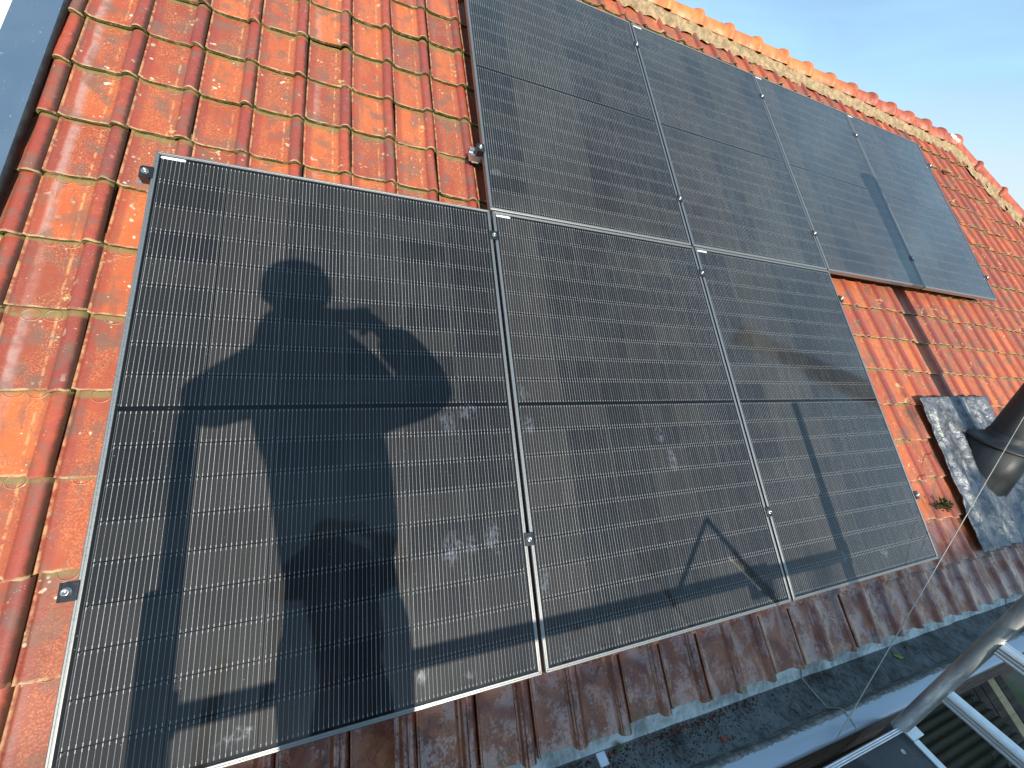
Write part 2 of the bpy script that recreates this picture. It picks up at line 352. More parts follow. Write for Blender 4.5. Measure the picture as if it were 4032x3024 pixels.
ax = lambda u: WH(u, 4.055, -.12)        # ridge axis
hx = lambda t: WH(6.85 + t, 4.14 - t * 0.96, -.12)
# back slope and hip slope, walls
back = simple('back_slope_tiles', (.42, .09, .035), (.26, .05, .03), 16, .6, 0, .6, .01)
mb = MB(); a0, a1 = ax(-.5) + Vector((0, 0.02, -.03)), ax(6.9) + Vector((0, .02, -.03)); bz = -.35
def down(p, dy): return Vector((p.x, p.y + dy, p.z - dy))
dy = a0.z - bz
mb.hexa([a0 + Vector((0, 0, -.06)), a1 + Vector((0, 0, -.06)), down(a1, dy) + Vector((4.3, 0, -.06)), down(a0, dy) + Vector((0, 0, -.06)), a0, a1, down(a1, dy) + Vector((4.3, 0, 0)), down(a0, dy)])
mb.build('back_slope', back, house)
mb = MB(); h0, h1 = hx(0) + Vector((0.0, .0, -.03)), hx(4.2) + Vector((0, 0, -.03)); h2 = Vector((h1.x, 2 * h0.y - h1.y, h1.z))
mb.add([h0, h1, h2, h0 + Vector((0, 0, -.06)), h1 + Vector((0, 0, -.06)), h2 + Vector((0, 0, -.06))], [(0, 1, 2), (5, 4, 3), (0, 3, 4, 1), (1, 4, 5, 2), (2, 5, 3, 0)])
mb.build('hip_slope', back, house)
mb = MB(); mb.box((-.45, .03, -4.5), (10.6, 5.6, -.46)); mb.build('wall', M['brick'], house)

# ridge and hip tiles with mortar
def ridge_material():
    g = NT('ridge_clay'); p = g.pos(); a = g.noise(p, 14, 4, .6); b = g.noise(p, 120, 4, .7); s_ = g.sep(p)
    far = g.mr(s_[0], 4.3, 5.3)
    c = g.mix(g.mr(a, .35, .65), (.60, .21, .055), (.50, .135, .045)); c = g.mix(far, c, g.mix(g.mr(a, .35, .65), (.42, .10, .04), (.27, .055, .032)))
    c = g.mix(g.mr(b, .58, .72, 0, .6), c, (.62, .40, .22)); return g.fin(c, g.mr(a, .3, .7, .45, .7), 0, g.bump(g.add(a, g.mul(b, .3)), .4, .003))
def mortar_material():
    g = NT('ridge_mortar'); p = g.pos(); a = g.noise(p, 22, 6, .7); b = g.noise(p, 90, 4, .7); v_ = g.voro(p, 60)
    c = g.mix(g.mr(a, .35, .65), (.46, .33, .18), (.24, .17, .10)); c = g.mix(g.mr(b, .55, .7, 0, .7), c, (.12, .09, .05)); c = g.mix(g.mr(g.noise(p, 9, 3), .58, .7, 0, .6), c, (.15, .17, .05))
    return g.fin(c, .95, 0, g.bump(g.add(g.mul(a, 1.2), g.add(g.mul(b, .8), g.mul(v_, .5))), .9, .012))
M['ridge'] = ridge_material(); M['mortar'] = mortar_material()
def half_tile(P0, P1, r=.092, name='ridge_tile'):
    d = (P1 - P0); Lg = d.length; t = d.normalized(); up = Vector((0, 0, 1)); up = (up - t * up.dot(t)).normalized(); sd_ = t.cross(up)
    prof = [(0, r - .006), (Lg - .055, r), (Lg - .048, r + .012), (Lg - .030, r + .019), (Lg - .010, r + .019), (Lg, r + .012), (Lg + .012, r + .004)]
    mb = MB(); n = 15; vs = []; fs = []
    for h, q in prof:
        for i in range(n):
            an = math.radians(-8 + 196 * i / (n - 1)); vs.append(P0 + t * h + (sd_ * math.cos(an) + up * math.sin(an)) * q)
    m_ = len(prof)
    for h, q in prof[::-1]:
        for i in range(n):
            an = math.radians(-8 + 196 * i / (n - 1)); vs.append(P0 + t * h + (sd_ * math.cos(an) + up * math.sin(an)) * (q - .014))
    R_ = 2 * m_
    for i in range(R_ - 1):
        for j in range(n - 1): fs.append((i * n + j, i * n + j + 1, (i + 1) * n + j + 1, (i + 1) * n + j))
    mb.add(vs, fs, True); return mb.build(name, M['ridge'], house)
u = -0.43 + .02; k = 0
RP = 0.322
while u < 6.75:
    j = random.uniform(-.004, .004)
    half_tile(ax(u) + Vector((0, 0, j)), ax(u + RP) + Vector((0, 0, j + .004))); u += RP
tcur = 0.06
while tcur < 4.1:
    half_tile(hx(tcur + .30), hx(tcur), .088, 'hip_tile'); tcur += .30
def mortar_strip(f, t0, t1, step, side, name, w0=.08, w1=.135):
    mb = MB(); rr = random.Random(5); n = int((t1 - t0) / step) + 1; vs = []; fs = []; m_ = 7
    for i in range(n):
        t = t0 + i * step; c = f(t); tt = (f(t + .01) - c).normalized()
        sidev = side(c, tt)
        for q in range(m_):
            s_ = q / (m_ - 1); wv = noise.noise(Vector((t * 9, q * .7, 3))) * .012 + noise.noise(Vector((t * 31, q * 1.9, 9))) * .008
            edge = (noise.noise(Vector((t * 14, 1, 1))) * .03 + .014 * math.sin(t * 2 * math.pi / TW)) if q == m_ - 1 else 0
            vs.append(c + sidev[0] * (w0 * .6 + (w1 - w0 * .6 + edge) * s_) + sidev[1] * (.062 - .046 * s_ + wv))
    for i in range(n - 1):
        for q in range(m_ - 1): fs.append((i * m_ + q, (i + 1) * m_ + q, (i + 1) * m_ + q + 1, i * m_ + q + 1))
    mb.add(vs, fs, True); return mb.build(name, M['mortar'], house)
mortar_strip(ax, -.45, 6.95, .018, lambda c, t: (Vector((0, -S2, -S2)), Vector((0, -S2, S2))), 'ridge_mortar', .06, .17)
mortar_strip(hx, 0, 4.2, .018, lambda c, t: (Vector((-.70, -.52, -.50)).normalized(), Vector((0, -S2, S2))), 'hip_mortar', .06, .17)
mb = MB(); rr = random.Random(3)
M['whitemortar'] = simple('white_patching_mortar', (.82, .80, .74), (.50, .44, .36), 30, .9, 0, .9, .01)
bmj = bmesh.new(); bmesh.ops.create_icosphere(bmj, subdivisions=4, radius=.070)
for v in bmj.verts:
    v.co *= 1 + .35 * noise.noise(v.co * 14); v.co.x *= 2.0; v.co.z *= .62
cj = ax(6.90) + Vector((.0, -.03, .045))
mj = MB(); bmj.verts.index_update(); mj.add([v.co + cj for v in bmj.verts], [[v.index for v in f.verts] for f in bmj.faces], True); bmj.free()
mj.build('hip_junction_mortar', M['whitemortar'], house)

# left verge: painted capping board running up the slope, white board beyond
def paint_blue():
    g = NT('blue_grey_paint'); p = g.pos(); a = g.noise(p, 4, 4, .5); b = g.noise(g.map(p, (1, 1, 1)), 70, 3, .6); s_ = g.noise(g.map(p, (60, 9, 9)), 3, 3, .6)
    c = g.mix(g.mr(a, .3, .7), (.062, .105, .165), (.080, .125, .185)); c = g.mix(g.mr(b, .68, .76, 0, .6), c, (.30, .36, .42)); c = g.mix(g.mr(s_, .66, .74, 0, .35), c, (.25, .32, .40))
    return g.fin(c, g.mr(a, .3, .7, .42, .55), 0, g.bump(b, .1, .001))
M['blue'] = paint_blue(); M['black'] = simple('black_bitumen_edge', (.003, .0035, .004), (.022, .024, .026), 26, .6, 0, .8, .004)
M['whitep'] = simple('white_painted_board', (.78, .79, .80), (.70, .72, .74), 12, .5)
VE = lambda v: .026 * (v - 1.6)
NB = -.074
def vslab(ua, ub, n0, n1, fa=0, fb=1):
    q = []
    for n in (n0, n1): q += [W(ua + fa * VE(-.45), -.45, n), W(ub + fb * VE(-.45), -.45, n), W(ub + fb * VE(3.75), 3.75, n), W(ua + fa * VE(3.75), 3.75, n)]
    return MB().hexa(q)
vslab(-.490, -.369, NB - .024, NB, 1, 1).build('verge_capping', M['blue'], house, .003)
mb = MB(); n = 160; vs = []; fs = []
for i in range(n):
    v = -.45 + 4.2 * i / (n - 1); q = noise.noise(Vector((v * 9, 0, 0))) * .003 + noise.noise(Vector((v * 40, 0, 0))) * .002
    for (du, dn) in ((-.3705, .0015), (-.3675, .0045), (-.3640 + q, .003), (-.3610 + q, -.005), (-.3640 + q, -.020), (-.3690, -.026)): vs.append(W(du + VE(v), v, NB + dn))
for i in range(n - 1):
    for j in range(5): fs.append((i * 6 + j, i * 6 + j + 1, (i + 1) * 6 + j + 1, (i + 1) * 6 + j))
mb.add(vs, fs, True).build('verge_edge', M['black'], house)
vslab(-1.6, -.4925, NB - .09, NB - .012, 0, 1).build('white_verge_board', M['whitep'], house)

# gutter (follows the fall of the eave), fascia
def zinc(name, dark, light, rough, spots=True):
    g = NT(name); p = g.pos(); a = g.noise(g.map(p, (1, 1, 1)), 8, 5, .6, .5); b = g.noise(g.map(p, (1.2, 1, .4)), 45, 5, .65); c_ = g.noise(p, 3, 3, .5)
    c = g.mix(g.mr(g.add(g.mul(a, .6), g.mul(b, .4)), .36, .62), dark, light)
    if spots:
        v_ = g.voro(g.map(p, (1, .45, .45)), 95); sp = g.mul(g.mr(v_, .26, .16), g.mr(g.noise(p, 24, 3, .6), .45, .6)); c = g.mix(sp, c, (.015, .015, .014))
    return g.fin(c, g.mr(a, .3, .7, rough, rough + .2), .25, g.bump(b, .25, .003))
M['zinc_wall'] = zinc('pale_zinc_upstand', (.34, .37, .35), (.80, .86, .84), .45, False); M['zinc_floor'] = zinc('dirty_zinc_gutter_floor', (.050, .054, .052), (.21, .225, .225), .5)
def zinc_lip():
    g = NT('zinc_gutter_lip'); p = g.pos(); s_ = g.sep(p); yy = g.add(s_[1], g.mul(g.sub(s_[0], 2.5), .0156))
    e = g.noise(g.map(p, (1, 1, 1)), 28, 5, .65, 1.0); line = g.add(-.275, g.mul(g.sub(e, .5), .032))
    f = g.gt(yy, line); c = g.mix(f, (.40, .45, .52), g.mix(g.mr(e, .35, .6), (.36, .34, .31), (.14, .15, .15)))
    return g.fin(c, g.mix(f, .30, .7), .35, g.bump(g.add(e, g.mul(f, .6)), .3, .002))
M['zinc_lip'] = zinc_lip()
def gut(x, y, z): d = -.0156 * (x - 2.5); return Vector((x, y + d + .008, z + d))
X0, X1 = -.6, 11.2
def strip(prof, name, mat, parent, n=90, wob=0.0, smooth=True):
    vs = []; fs = []; m_ = len(prof)
    for i in range(n):
        x = X0 + (X1 - X0) * i / (n - 1)
        for j, (y, z) in enumerate(prof): vs.append(gut(x, y + wob * noise.noise(Vector((x * 6, j, 1))), z + wob * noise.noise(Vector((x * 6, j, 7)))))
    for i in range(n - 1):
        for j in range(m_ - 1): fs.append((i * m_ + j, i * m_ + j + 1, (i + 1) * m_ + j + 1, (i + 1) * m_ + j))
    return MB().add(vs, fs, smooth).build(name, mat, parent)
strip([(.06, -.262), (-.01, -.295), (-.045, -.330), (-.080, -.395), (-.098, -.440), (-.112, -.4585)], 'gutter_upstand', M['zinc_wall'], house, 260, .005)
strip([(-.1125, -.459), (-.15, -.462), (-.20, -.463), (-.240, -.461)], 'gutter_floor', M['zinc_floor'], house, 200, .003)
gl = strip([(-.2405, -.4605), (-.252, -.445), (-.262, -.412), (-.268, -.401), (-.276, -.398), (-.300, -.402), (-.325, -.408), (-.335, -.412), (-.3405, -.419), (-.3405, -.428), (-.334, -.436), (-.331, -.45)], 'gutter_lip', M['zinc_lip'], house, 200, .0012)
M['solder'] = simple('dull_solder', (.60, .58, .52), (.32, .32, .30), 60, .6, .4)
for xj in (2.52, 4.5, .6, 6.5): # soldered seams
    P_ = [(-.06, -.352), (-.095, -.425), (-.113, -.456), (-.17, -.4585), (-.235, -.457), (-.262, -.408), (-.276, -.395), (-.325, -.405), (-.340, -.414)]
    MB().tube([gut(xj + .008 * noise.noise(Vector((j * .7, xj, 0))), y, z) for j, (y, z) in enumerate(P_)], .0036, 6).build('gutter_seam', M['solder'], house)
def wood(name, c1, c2, c3, axis=0, sc=60, rough=.85):
    g = NT(name); p = g.pos(); st = [1.0, 1.0, 1.0]; st[axis] = .035
    a = g.noise(g.map(p, tuple(st)), sc, 6, .65, .3); b = g.noise(g.map(p, tuple(st)), sc * 3, 4, .6); d = g.noise(p, 6, 3)
    c = g.mix(g.mr(a, .38, .62), c1, c2); c = g.mix(g.mr(b, .52, .68, 0, .8), c, c3); c = g.mix(g.mr(d, .5, .75, 0, .5), c, c1)
    return g.fin(c, rough, 0, g.bump(g.add(a, g.mul(b, .5)), .8, .006))
M['fascia'] = wood('weathered_brown_board', (.075, .048, .042), (.20, .135, .11), (.42, .35, .29))
mb = MB(); mb.hexa([gut(X0, -.329, -.72), gut(X1, -.329, -.72), gut(X1, -.300, -.72), gut(X0, -.300, -.72), gut(X0, -.329, -.441), gut(X1, -.329, -.441), gut(X1, -.300, -.441), gut(X0, -.300, -.441)])
mb.build('fascia_board', M['fascia'], house, .003)
mb = MB(); mb.hexa([gut(X0, -.299, -.50), gut(X1, -.299, -.50), gut(X1, .10, -.50), gut(X0, .10, -.50), gut(X0, -.299, -.47), gut(X1, -.299, -.47), gut(X1, .10, -.47), gut(X0, .10, -.47)])
mb.build('eave_soffit', M['fascia'], house)

# ------------------------------------------------------------------ solar panels
PW, PH, GX, GY, DU = 1.134, 1.7132, .0115, .0063, -.0084
def cell_material():
    g = NT('solar_cells_under_glass'); uvn = g.n('ShaderNodeUVMap'); uvn.uv_map = 'metres'; s_ = g.sep(uvn.outputs[0]); x, y = s_[0], s_[1]
    info = g.n('ShaderNodeObjectInfo'); P = g.pos(); pr = info.outputs['Random']
    cx = g.m('DIVIDE', g.sub(x, .0160), .18367); col = g.m('FLOOR', cx); fx = g.mul(g.m('FRACT', cx), .18367)
    up = g.gt(y, .8566); ys = g.sub(g.sub(y, .0180), g.mul(up, .0092)); cy = g.m('DIVIDE', ys, .0926); row = g.m('FLOOR', cy); fy = g.mul(g.m('FRACT', cy), .0926)
    gap = g.m('MAXIMUM', g.mul(g.gt(y, .8498), g.lt(y, .8634)), g.m('MAXIMUM', g.m('MAXIMUM', g.lt(x, .0165), g.gt(x, 1.1175)), g.m('MAXIMUM', g.lt(y, .0185), g.gt(y, 1.6945))))
    dx = g.m('MINIMUM', fx, g.sub(.18367, fx)); dy = g.m('MINIMUM', fy, g.sub(.0926, fy))
    par = g.m('MODULO', g.add(col, g.mul(0, 1)), 2.0)
    dt = g.n('ShaderNodeMix', data_type='FLOAT'); g.set(dt.inputs[0], g.gt(par, .5)); g.set(dt.inputs[2], g.sub(.0926, fy)); g.set(dt.inputs[3], fy); dtop = dt.outputs[0]
    ch = g.add(dx, dtop); cham = g.lt(ch, .0140)
    ing = g.mul(g.gt(dx, .0024), g.mul(g.gt(dy, .0014), g.sub(1, cham))); incell = g.mul(ing, g.sub(1, gap))
    tone = g.wn(g.comb(g.add(col, .5), g.add(row, .5), g.mul(pr, 37.0))); tonec = g.wn(g.comb(g.add(col, .5), 3.5, g.mul(pr, 17.0)))
    tn = g.add(g.mul(tone, .35), g.mul(tonec, .65))
    cb = g.mix(g.mr(tn, .25, .75), (.0080, .0084, .0105), (.0230, .0220, .0215))
    cc = g.mix(incell, (.0022, .0024, .0030), cb)
    el = g.m('MAXIMUM', g.mul(g.lt(dx, .0033), g.gt(dx, .0024)), g.mul(g.lt(ch, .0152), g.gt(ch, .0138))); el = g.mul(g.mul(el, g.sub(1, gap)), g.gt(dx, .0020))
    cc = g.mix(g.mul(el, .6), cc, (.15, .15, .145))
    bx = g.m('ABSOLUTE', g.sub(g.m('FRACT', g.m('DIVIDE', g.sub(fx, .0013), .01132)), .5)); bd = g.mul(bx, .01132)
    pad = g.lt(g.m('ABSOLUTE', g.sub(dy, .0048)), .0034); dot = g.lt(g.m('ABSOLUTE', g.sub(g.m('FRACT', g.m('DIVIDE', fy, .0132)), .5)), .055)
    wv = g.add(.00042, g.add(g.mul(pad, .00026), g.mul(dot, .00018)))
    bus = g.mul(g.lt(bd, wv), g.mul(g.lt(dx, 9), g.sub(1, gap))); bus = g.mul(bus, g.gt(dx, .0058)); bus = g.mul(bus, g.gt(dy, .0015))
    vr = g.wn(g.comb(g.m('FLOOR', g.m('DIVIDE', x, .01132)), g.add(row, .5), pr))
    glow = g.mul(g.mr(vr, 0, 1, .55, 1.0), g.mr(g.noise(P, 2.5, 2), .35, .65, .6, 1.0))
    cc = g.mix(g.mul(bus, g.m('MAXIMUM', glow, pad)), cc, (.40, .40, .39))
    # dust film and hand smudges on the glass
    sp = g.sep(P); U = sp[0]; V = g.mul(g.add(sp[1], sp[2]), S2)
    edge_ = g.mr(g.m('MINIMUM', y, 9.0), .11, .012)
    dust = g.mul(g.mr(g.noise(P, 3.2, 5, .6, .4),   .42, .70), .005); dust = g.add(dust, g.mul(g.mul(edge_, g.mr(g.noise(g.map(P, (2, .4, .4)), 12, 5, .6), .35, .6)), .022)); drp = g.mr(g.noise(g.map(P, (1, .035, .035)), 55, 3, .6), .58, .70); dust = g.add(dust, g.mul(drp, .006))
    md = None; wu = g.add(U, g.mul(g.sub(g.noise(P, 22, 3, .6), .5), .05)); wvv = g.add(V, g.mul(g.sub(g.noise(g.map(P, loc=(7, 3, 1)), 22, 3, .6), .5), .05))
    for (a, b, ra_, rb_) in [(.943, .403, .020, .030), (.88, .393, .028, .045), (1.014, .409, .022, .045), (.897, .799, .026, .035), (.968, .831, .030, .022), (.773, .08, .014, .022), (.909, .049, .020, .010),
                             (1.185, .901, .016, .03), (1.195, .784, .018, .035), (1.182, .253, .012, .04), (1.435, .073, .008, .02), (1.235, .039, .02, .02),
                             (1.783, .719, .02, .03), (1.821, .611, .02, .04), (1.184, 1.928, .022, .02), (2.695, .11, .016, .03), (3.0, .088, .03, .02), (.33, .045, .030, .012), (.355, .061, .016, .012)]:
        q1 = g.m('DIVIDE', g.sub(wu, a), ra_); q2 = g.m('DIVIDE', g.sub(wvv, b), rb_); q = g.add(g.mul(q1, q1), g.mul(q2, q2)); md = q if md is None else g.m('MINIMUM', md, q)
    smg = g.mul(g.mr(md, 1.9, .1), g.mr(g.noise(g.map(P, (1, .8, .8)), 42, 5, .65, 1.2), .40, .62))
    spk = g.mul(g.mr(g.voro(P, 70), .10, .05), g.gt(g.noise(P, 31, 2), .56))
    cc = g.mix(g.mul(smg, .13), cc, (.40, .46, .58)); cc = g.mix(g.m('MINIMUM', g.add(dust, g.mul(spk, .35)), 1), cc, (.55, .54, .52))
    g.b.inputs['IOR'].default_value = 1.5; g.b.inputs['Coat IOR'].default_value = 1.31
    return g.fin(cc, g.mr(tn, 0, 1, .38, .5), 0, None, 1.0, g.add(.05, g.mul(smg, .25)), .08)
M['cell'] = cell_material()
def frame_material():
    g = NT('black_anodised_aluminium'); p = g.pos(); a = g.noise(g.map(p, (3, 3, 3)), 60, 3, .6)
    return g.fin(g.mix(a, (.27, .272, .268), (.36, .36, .345)), g.mr(a, .3, .7, .40, .50), .85, g.bump(a, .04, .0005))
M['frame'] = frame_material(); M['sticker'] = simple('white_label_film', (.86, .86, .85), (.80, .80, .80), 90, .35, 0, .02)
def panel_local(u, v, n): return W(u, v, n)
def make_panel():
    o0 = Vector((0, 0, 0)); root = empty('solar_panel', o0)
    fw, fd = .0125, .030; mb = MB()
    outer = [(0, 0), (PW, 0), (PW, PH), (0, PH)]; inner = [(fw, fw), (PW - fw, fw), (PW - fw, PH - fw), (fw, PH - fw)]
    for i in range(4):
        a, b = outer[i], outer[(i + 1) % 4]; c, d = inner[(i + 1) % 4], inner[i]
        ins = .0006     # hairline mitre joint
        def L_(p, q, t): return (p[0] + (q[0] - p[0]) * t, p[1] + (q[1] - p[1]) * t)
        e = ins / PW; a2, b2 = L_(a, b, e), L_(a, b, 1 - e); d2, c2 = L_(d, c, e), L_(d, c, 1 - e)
        # profile: outer chamfer, flat top with a shallow groove, inner chamfer to the glass
        prof = [(0.0, -fd), (0.0, -.0022), (.12, -.0006), (.20, 0), (.46, 0), (.52, -.0007), (.58, 0), (.86, 0), (.95, -.0004), (1.0, -.0022), (1.0, -.006), (.25, -.0062), (.2, -fd)]
        ring0 = [W(*L_(a2, d2, t), n) for t, n in prof]; ring1 = [W(*L_(b2, c2, t), n) for t, n in prof]; m_ = len(prof)
        mb.add(ring0 + ring1, [(k, (k + 1) % m_, m_ + (k + 1) % m_, m_ + k) for k in range(m_)] + [tuple(range(m_))[::-1], tuple(range(m_, 2 * m_))])
    f = mb.build('frame', M['frame'], root)
    z = -.0030; me = bpy.data.meshes.new('glass'); q = .0122
    co = [(q, q), (PW - q, q), (PW - q, PH - q), (q, PH - q)]
    me.from_pydata([tuple(W(a, b, z)) for a, b in co] + [tuple(W(a, b, z - .0032)) for a, b in co], [], [(0, 1, 2, 3), (7, 6, 5, 4), (0, 4, 5, 1), (1, 5, 6, 2), (2, 6, 7, 3), (3, 7, 4, 0)])
    uv = me.uv_layers.new(name='metres')
    for l in me.loops: uv.data[l.index].uv = co[l.vertex_index % 4]
    me.materials.append(M['cell']); go = bpy.data.objects.new('glass', me); COL.objects.link(go); put(go, root)
    mb = MB(); n_ = 8; w_, h_ = .066, .0092; c0 = (.0155 + w_ / 2, PH - .0125 - .0030 - h_ / 2); pts = []
    for s_ in (1, -1):
        for i in range(n_): an = math.radians(-90 + 180 * i / (n_ - 1)) if s_ == 1 else math.radians(90 + 180 * i / (n_ - 1)); pts.append((c0[0] + s_ * (w_ / 2 - h_ / 2) + h_ / 2 * math.cos(an), c0[1] + h_ / 2 * math.sin(an)))
    k_ = len(pts); mb.add([W(a, b, z + .0004) for a, b in pts] + [W(a, b, z + .0001) for a, b in pts], [tuple(range(k_)), tuple(range(k_, 2 * k_))[::-1]] + [(i, (i + 1) % k_, k_ + (i + 1) % k_, k_ + i) for i in range(k_)])
    mb.build('label_sticker', M['sticker'], root)
    return root
pan = make_panel()
PL = [(0, 0, 'nearest lower row panel, with the shadow of the person taking the photo'), (1, 0, 'lower row panel in the middle, hand smudges on its left side'),
      (2, 0, 'lower row panel on the right, beside the bare tiles and the lead sheet'), (1, 1, 'leftmost upper row panel, cut off by the top edge of the photo'),
      (2, 1, 'second upper row panel, directly above the right hand lower panel'), (3, 1, 'third upper row panel, crossed by the shadow of the flue pipe'), (4, 1, 'upper row panel at the far right end, pale with sky reflection')]
for i, (c, r, lab) in enumerate(PL):
    off = W(c * (PW + GX) + (DU if r else 0), r * (PH + GY), 0)
    if i == 0: pan.location = off; p_ = pan
    else: p_ = dup(pan, off - Vector(pan.location))
    tag(p_, lab, 'solar panel', 'black solar panels on the roof')
ends = []
# rails (slight fall along the row) and clamps
M['alu'] = simple('bare_aluminium', (.62, .63, .62), (.50, .51, .51), 30, .28, .9, .05, .0005)
M['clampblk'] = simple('black_clamp_metal', (.035, .037, .042), (.055, .058, .062), 40, .26, .7, .1, .0006, r2=.36)
M['bolt'] = simple('steel_bolt', (.62, .60, .56), (.45, .44, .42), 60, .22, 1.0, .05)
def rail(u0, u1, f, lab):
    mb = MB(); w = .020; pr = [(-w, -.0645), (w, -.0645), (w, -.031), (.008, -.031), (.008, -.036), (.014, -.036), (.014, -.050), (-.014, -.050), (-.014, -.036), (-.008, -.036), (-.008, -.031), (-w, -.031)]
    r0 = [W(u0, f(u0) + a, n) for a, n in pr]; r1 = [W(u1, f(u1) + a, n) for a, n in pr]; m_ = len(pr)
    mb.add(r0 + r1, [(k, (k + 1) % m_, m_ + (k + 1) % m_, m_ + k) for k in range(m_)])
    # end faces as three quads
    for R_ in (r0, r1):
        mb.add([R_[0], R_[1], R_[6], R_[7]], [(0, 1, 2, 3)]); mb.add([R_[1], R_[2], R_[3], R_[4], R_[5], R_[6]], [(0, 1, 2, 3, 4, 5)]); mb.add([R_[0], R_[7], R_[8], R_[9], R_[10], R_[11]], [(0, 1, 2, 3, 4, 5)])
    rt_ = empty('mounting_rail', W(u0, f(u0), -.065)); o = mb.build('rail', M['alu'], rt_)
    u = u0 + .03
    while u < u1:      # stainless hooks from the rail down between the tiles
        h = MB(); v = f(u)
        h.box((u - .017, v - .022, -.0705), (u + .017, v + .07, -.065), W); h.box((u - .017, v + .065, -.100), (u + .017, v + .0705, -.0708), W); h.build('roof_hook', M['alu'], rt_, .001)
        u += .9
    return tag(rt_, lab, 'mounting rail', 'aluminium rails under the panels')
fl_ = lambda u: .425 - .031 * u; fh_ = lambda u: 1.622 - .032 * u; gl_ = lambda u: 2.075 - .0235 * u; gh_ = lambda u: 3.262 - .0175 * u
rail(-.040, 3.452, fl_, 'aluminium rail under the lower panel row, the one nearest the eave')
rail(-.045, 3.452, fh_, 'aluminium rail under the tops of the lower row, its end showing at the left corner')
rail(1.085, 5.748, gl_, 'aluminium rail under the lower part of the upper row, sticking out over the tiles')
rail(1.100, 5.748, gh_, 'aluminium rail under the top part of the upper row')
def end_clamp(u, v, side, lab):
    o0 = W(u, v, -.031); r = empty('end_clamp', o0); mb = MB(); s_ = side; h = .021
    P_ = [(.030, -.030), (.030, .0015), (.022, .0045), (-.006, .0045), (-.006, .0012), (.0030, .0012), (.0030, -.030)]       # distance outwards from the frame edge, n
    r0 = [W(u + s_ * a, v - h, n) for a, n in P_]; r1 = [W(u + s_ * a, v + h, n) for a, n in P_]; m_ = len(P_)
    mb.add(r0 + r1, [(k, (k + 1) % m_, m_ + (k + 1) % m_, m_ + k) for k in range(m_)] + [tuple(range(m_))[::-1], tuple(range(m_, 2 * m_))])
    mb.build('clamp_body', M['clampblk'], r, .0016, 3)
    b = MB(); c = W(u + s_ * .014, v, .0047); nrm = Vector((0, -S2, S2)); b.lathe(c, nrm, [(0, .0105), (.0012, .0105), (.0015, .0085), (.0055, .0082), (.0065, .0070), (.0064, .0040), (.0030, .0036), (.0030, .0001)], 20)
    b.build('bolt', M['bolt'] if 'bright' in lab or True else M['clampblk'], r)
    return tag(r, lab, 'clamp', 'panel clamps')
def mid_clamp(u, v, lab):
    r = empty('mid_clamp', W(u, v, -.031)); mb = MB(); h = .0205; w = .0165
    mb.box((u - w, v - h, .0008), (u + w, v + h, .0042), W); mb.box((u - .0048, v - h + .002, -.030), (u + .0048, v + h - .002, .0006), W); mb.build('clamp_plate', M['clampblk'], r, .0013, 3)
    b = MB(); nrm = Vector((0, -S2, S2)); b.lathe(W(u, v, .0043), nrm, [(0, .0098), (.0012, .0098), (.0014, .0078), (.0052, .0075), (.0062, .0064), (.006, .0038), (.003, .0034), (.003, .0001)], 20); b.build('bolt', M['bolt'], r)
    return tag(r, lab, 'clamp', 'panel clamps')
ul = lambda c: c * (PW + GX)
end_clamp(0, fh_(0), -1, 'black end clamp at the top left corner of the nearest panel'); end_clamp(0, fl_(0), -1, 'black end clamp low on the left edge of the nearest panel')
mid_clamp(ul(1) - GX / 2, fh_(1.14), 'mid clamp near the top of the gap right of the nearest panel'); mid_clamp(ul(1) - GX / 2, fl_(1.14), 'mid clamp low in the gap right of the nearest panel')
mid_clamp(ul(2) - GX / 2, fh_(2.28), 'mid clamp near the top between middle and right lower panels'); mid_clamp(ul(2) - GX / 2, fl_(2.28), 'mid clamp near the bottom between middle and right lower panels')
end_clamp(3 * PW + 2 * GX, fh_(3.43), 1, 'end clamp near the top right of the lower row'); end_clamp(3 * PW + 2 * GX, fl_(3.43), 1, 'end clamp low on the right edge of the lower row, above the moss tuft')
uu = lambda c: c * (PW + GX) + DU
end_clamp(uu(1), gl_(1.14), -1, 'end clamp with exposed rail end on the left edge of the upper row'); 
for c, nm in ((2, 'between first and second upper panels'), (3, 'between second and third upper panels'), (4, 'between third and last upper panels')):
    mid_clamp(uu(c) - GX / 2, gh_(uu(c)), 'upper mid clamp ' + nm); mid_clamp(uu(c) - GX / 2, gl_(uu(c)), 'lower mid clamp ' + nm)
end_clamp(uu(4) + PW, gh_(5.73), 1, 'end clamp near the top of the far right panel edge'); end_clamp(uu(4) + PW, gl_(5.73), 1, 'end clamp low on the far right panel edge')

# ------------------------------------------------------------------ flue pipe with lead sheet
FX, FY = 4.52, .36
flue = empty('flue_pipe', (FX, FY, .27)); tag(flue, 'black vertical flue pipe with a collar, standing in a crumpled lead sheet', 'flue pipe')
M['blackp'] = simple('black_plastic', (.016, .018, .020), (.045, .050, .050), 14, .44, 0, .15, .001, stretch=(1, 1, .12), r2=.66)
def lead_material():
    g = NT('crumpled_lead'); p = g.pos(); a = g.noise(p, 16, 5, .6, 1.0); b = g.noise(p, 60, 5, .65, .5); s_ = g.noise(g.map(p, (6, .8, .8)), 5, 4, .6, .8)
    c = g.mix(g.mr(a, .35, .65), (.115, .125, .145), (.25, .26, .27)); c = g.mix(g.mr(b, .5, .65, 0, .6), c, (.075, .075, .085)); c = g.mix(g.mr(s_, .56, .68, 0, .65), c, (.50, .49, .40))
    return g.fin(c, g.mr(a, .3, .7, .28, .5), .55, g.bump(g.add(a, g.mul(b, .5)), .7, .008))
M['lead'] = lead_material()
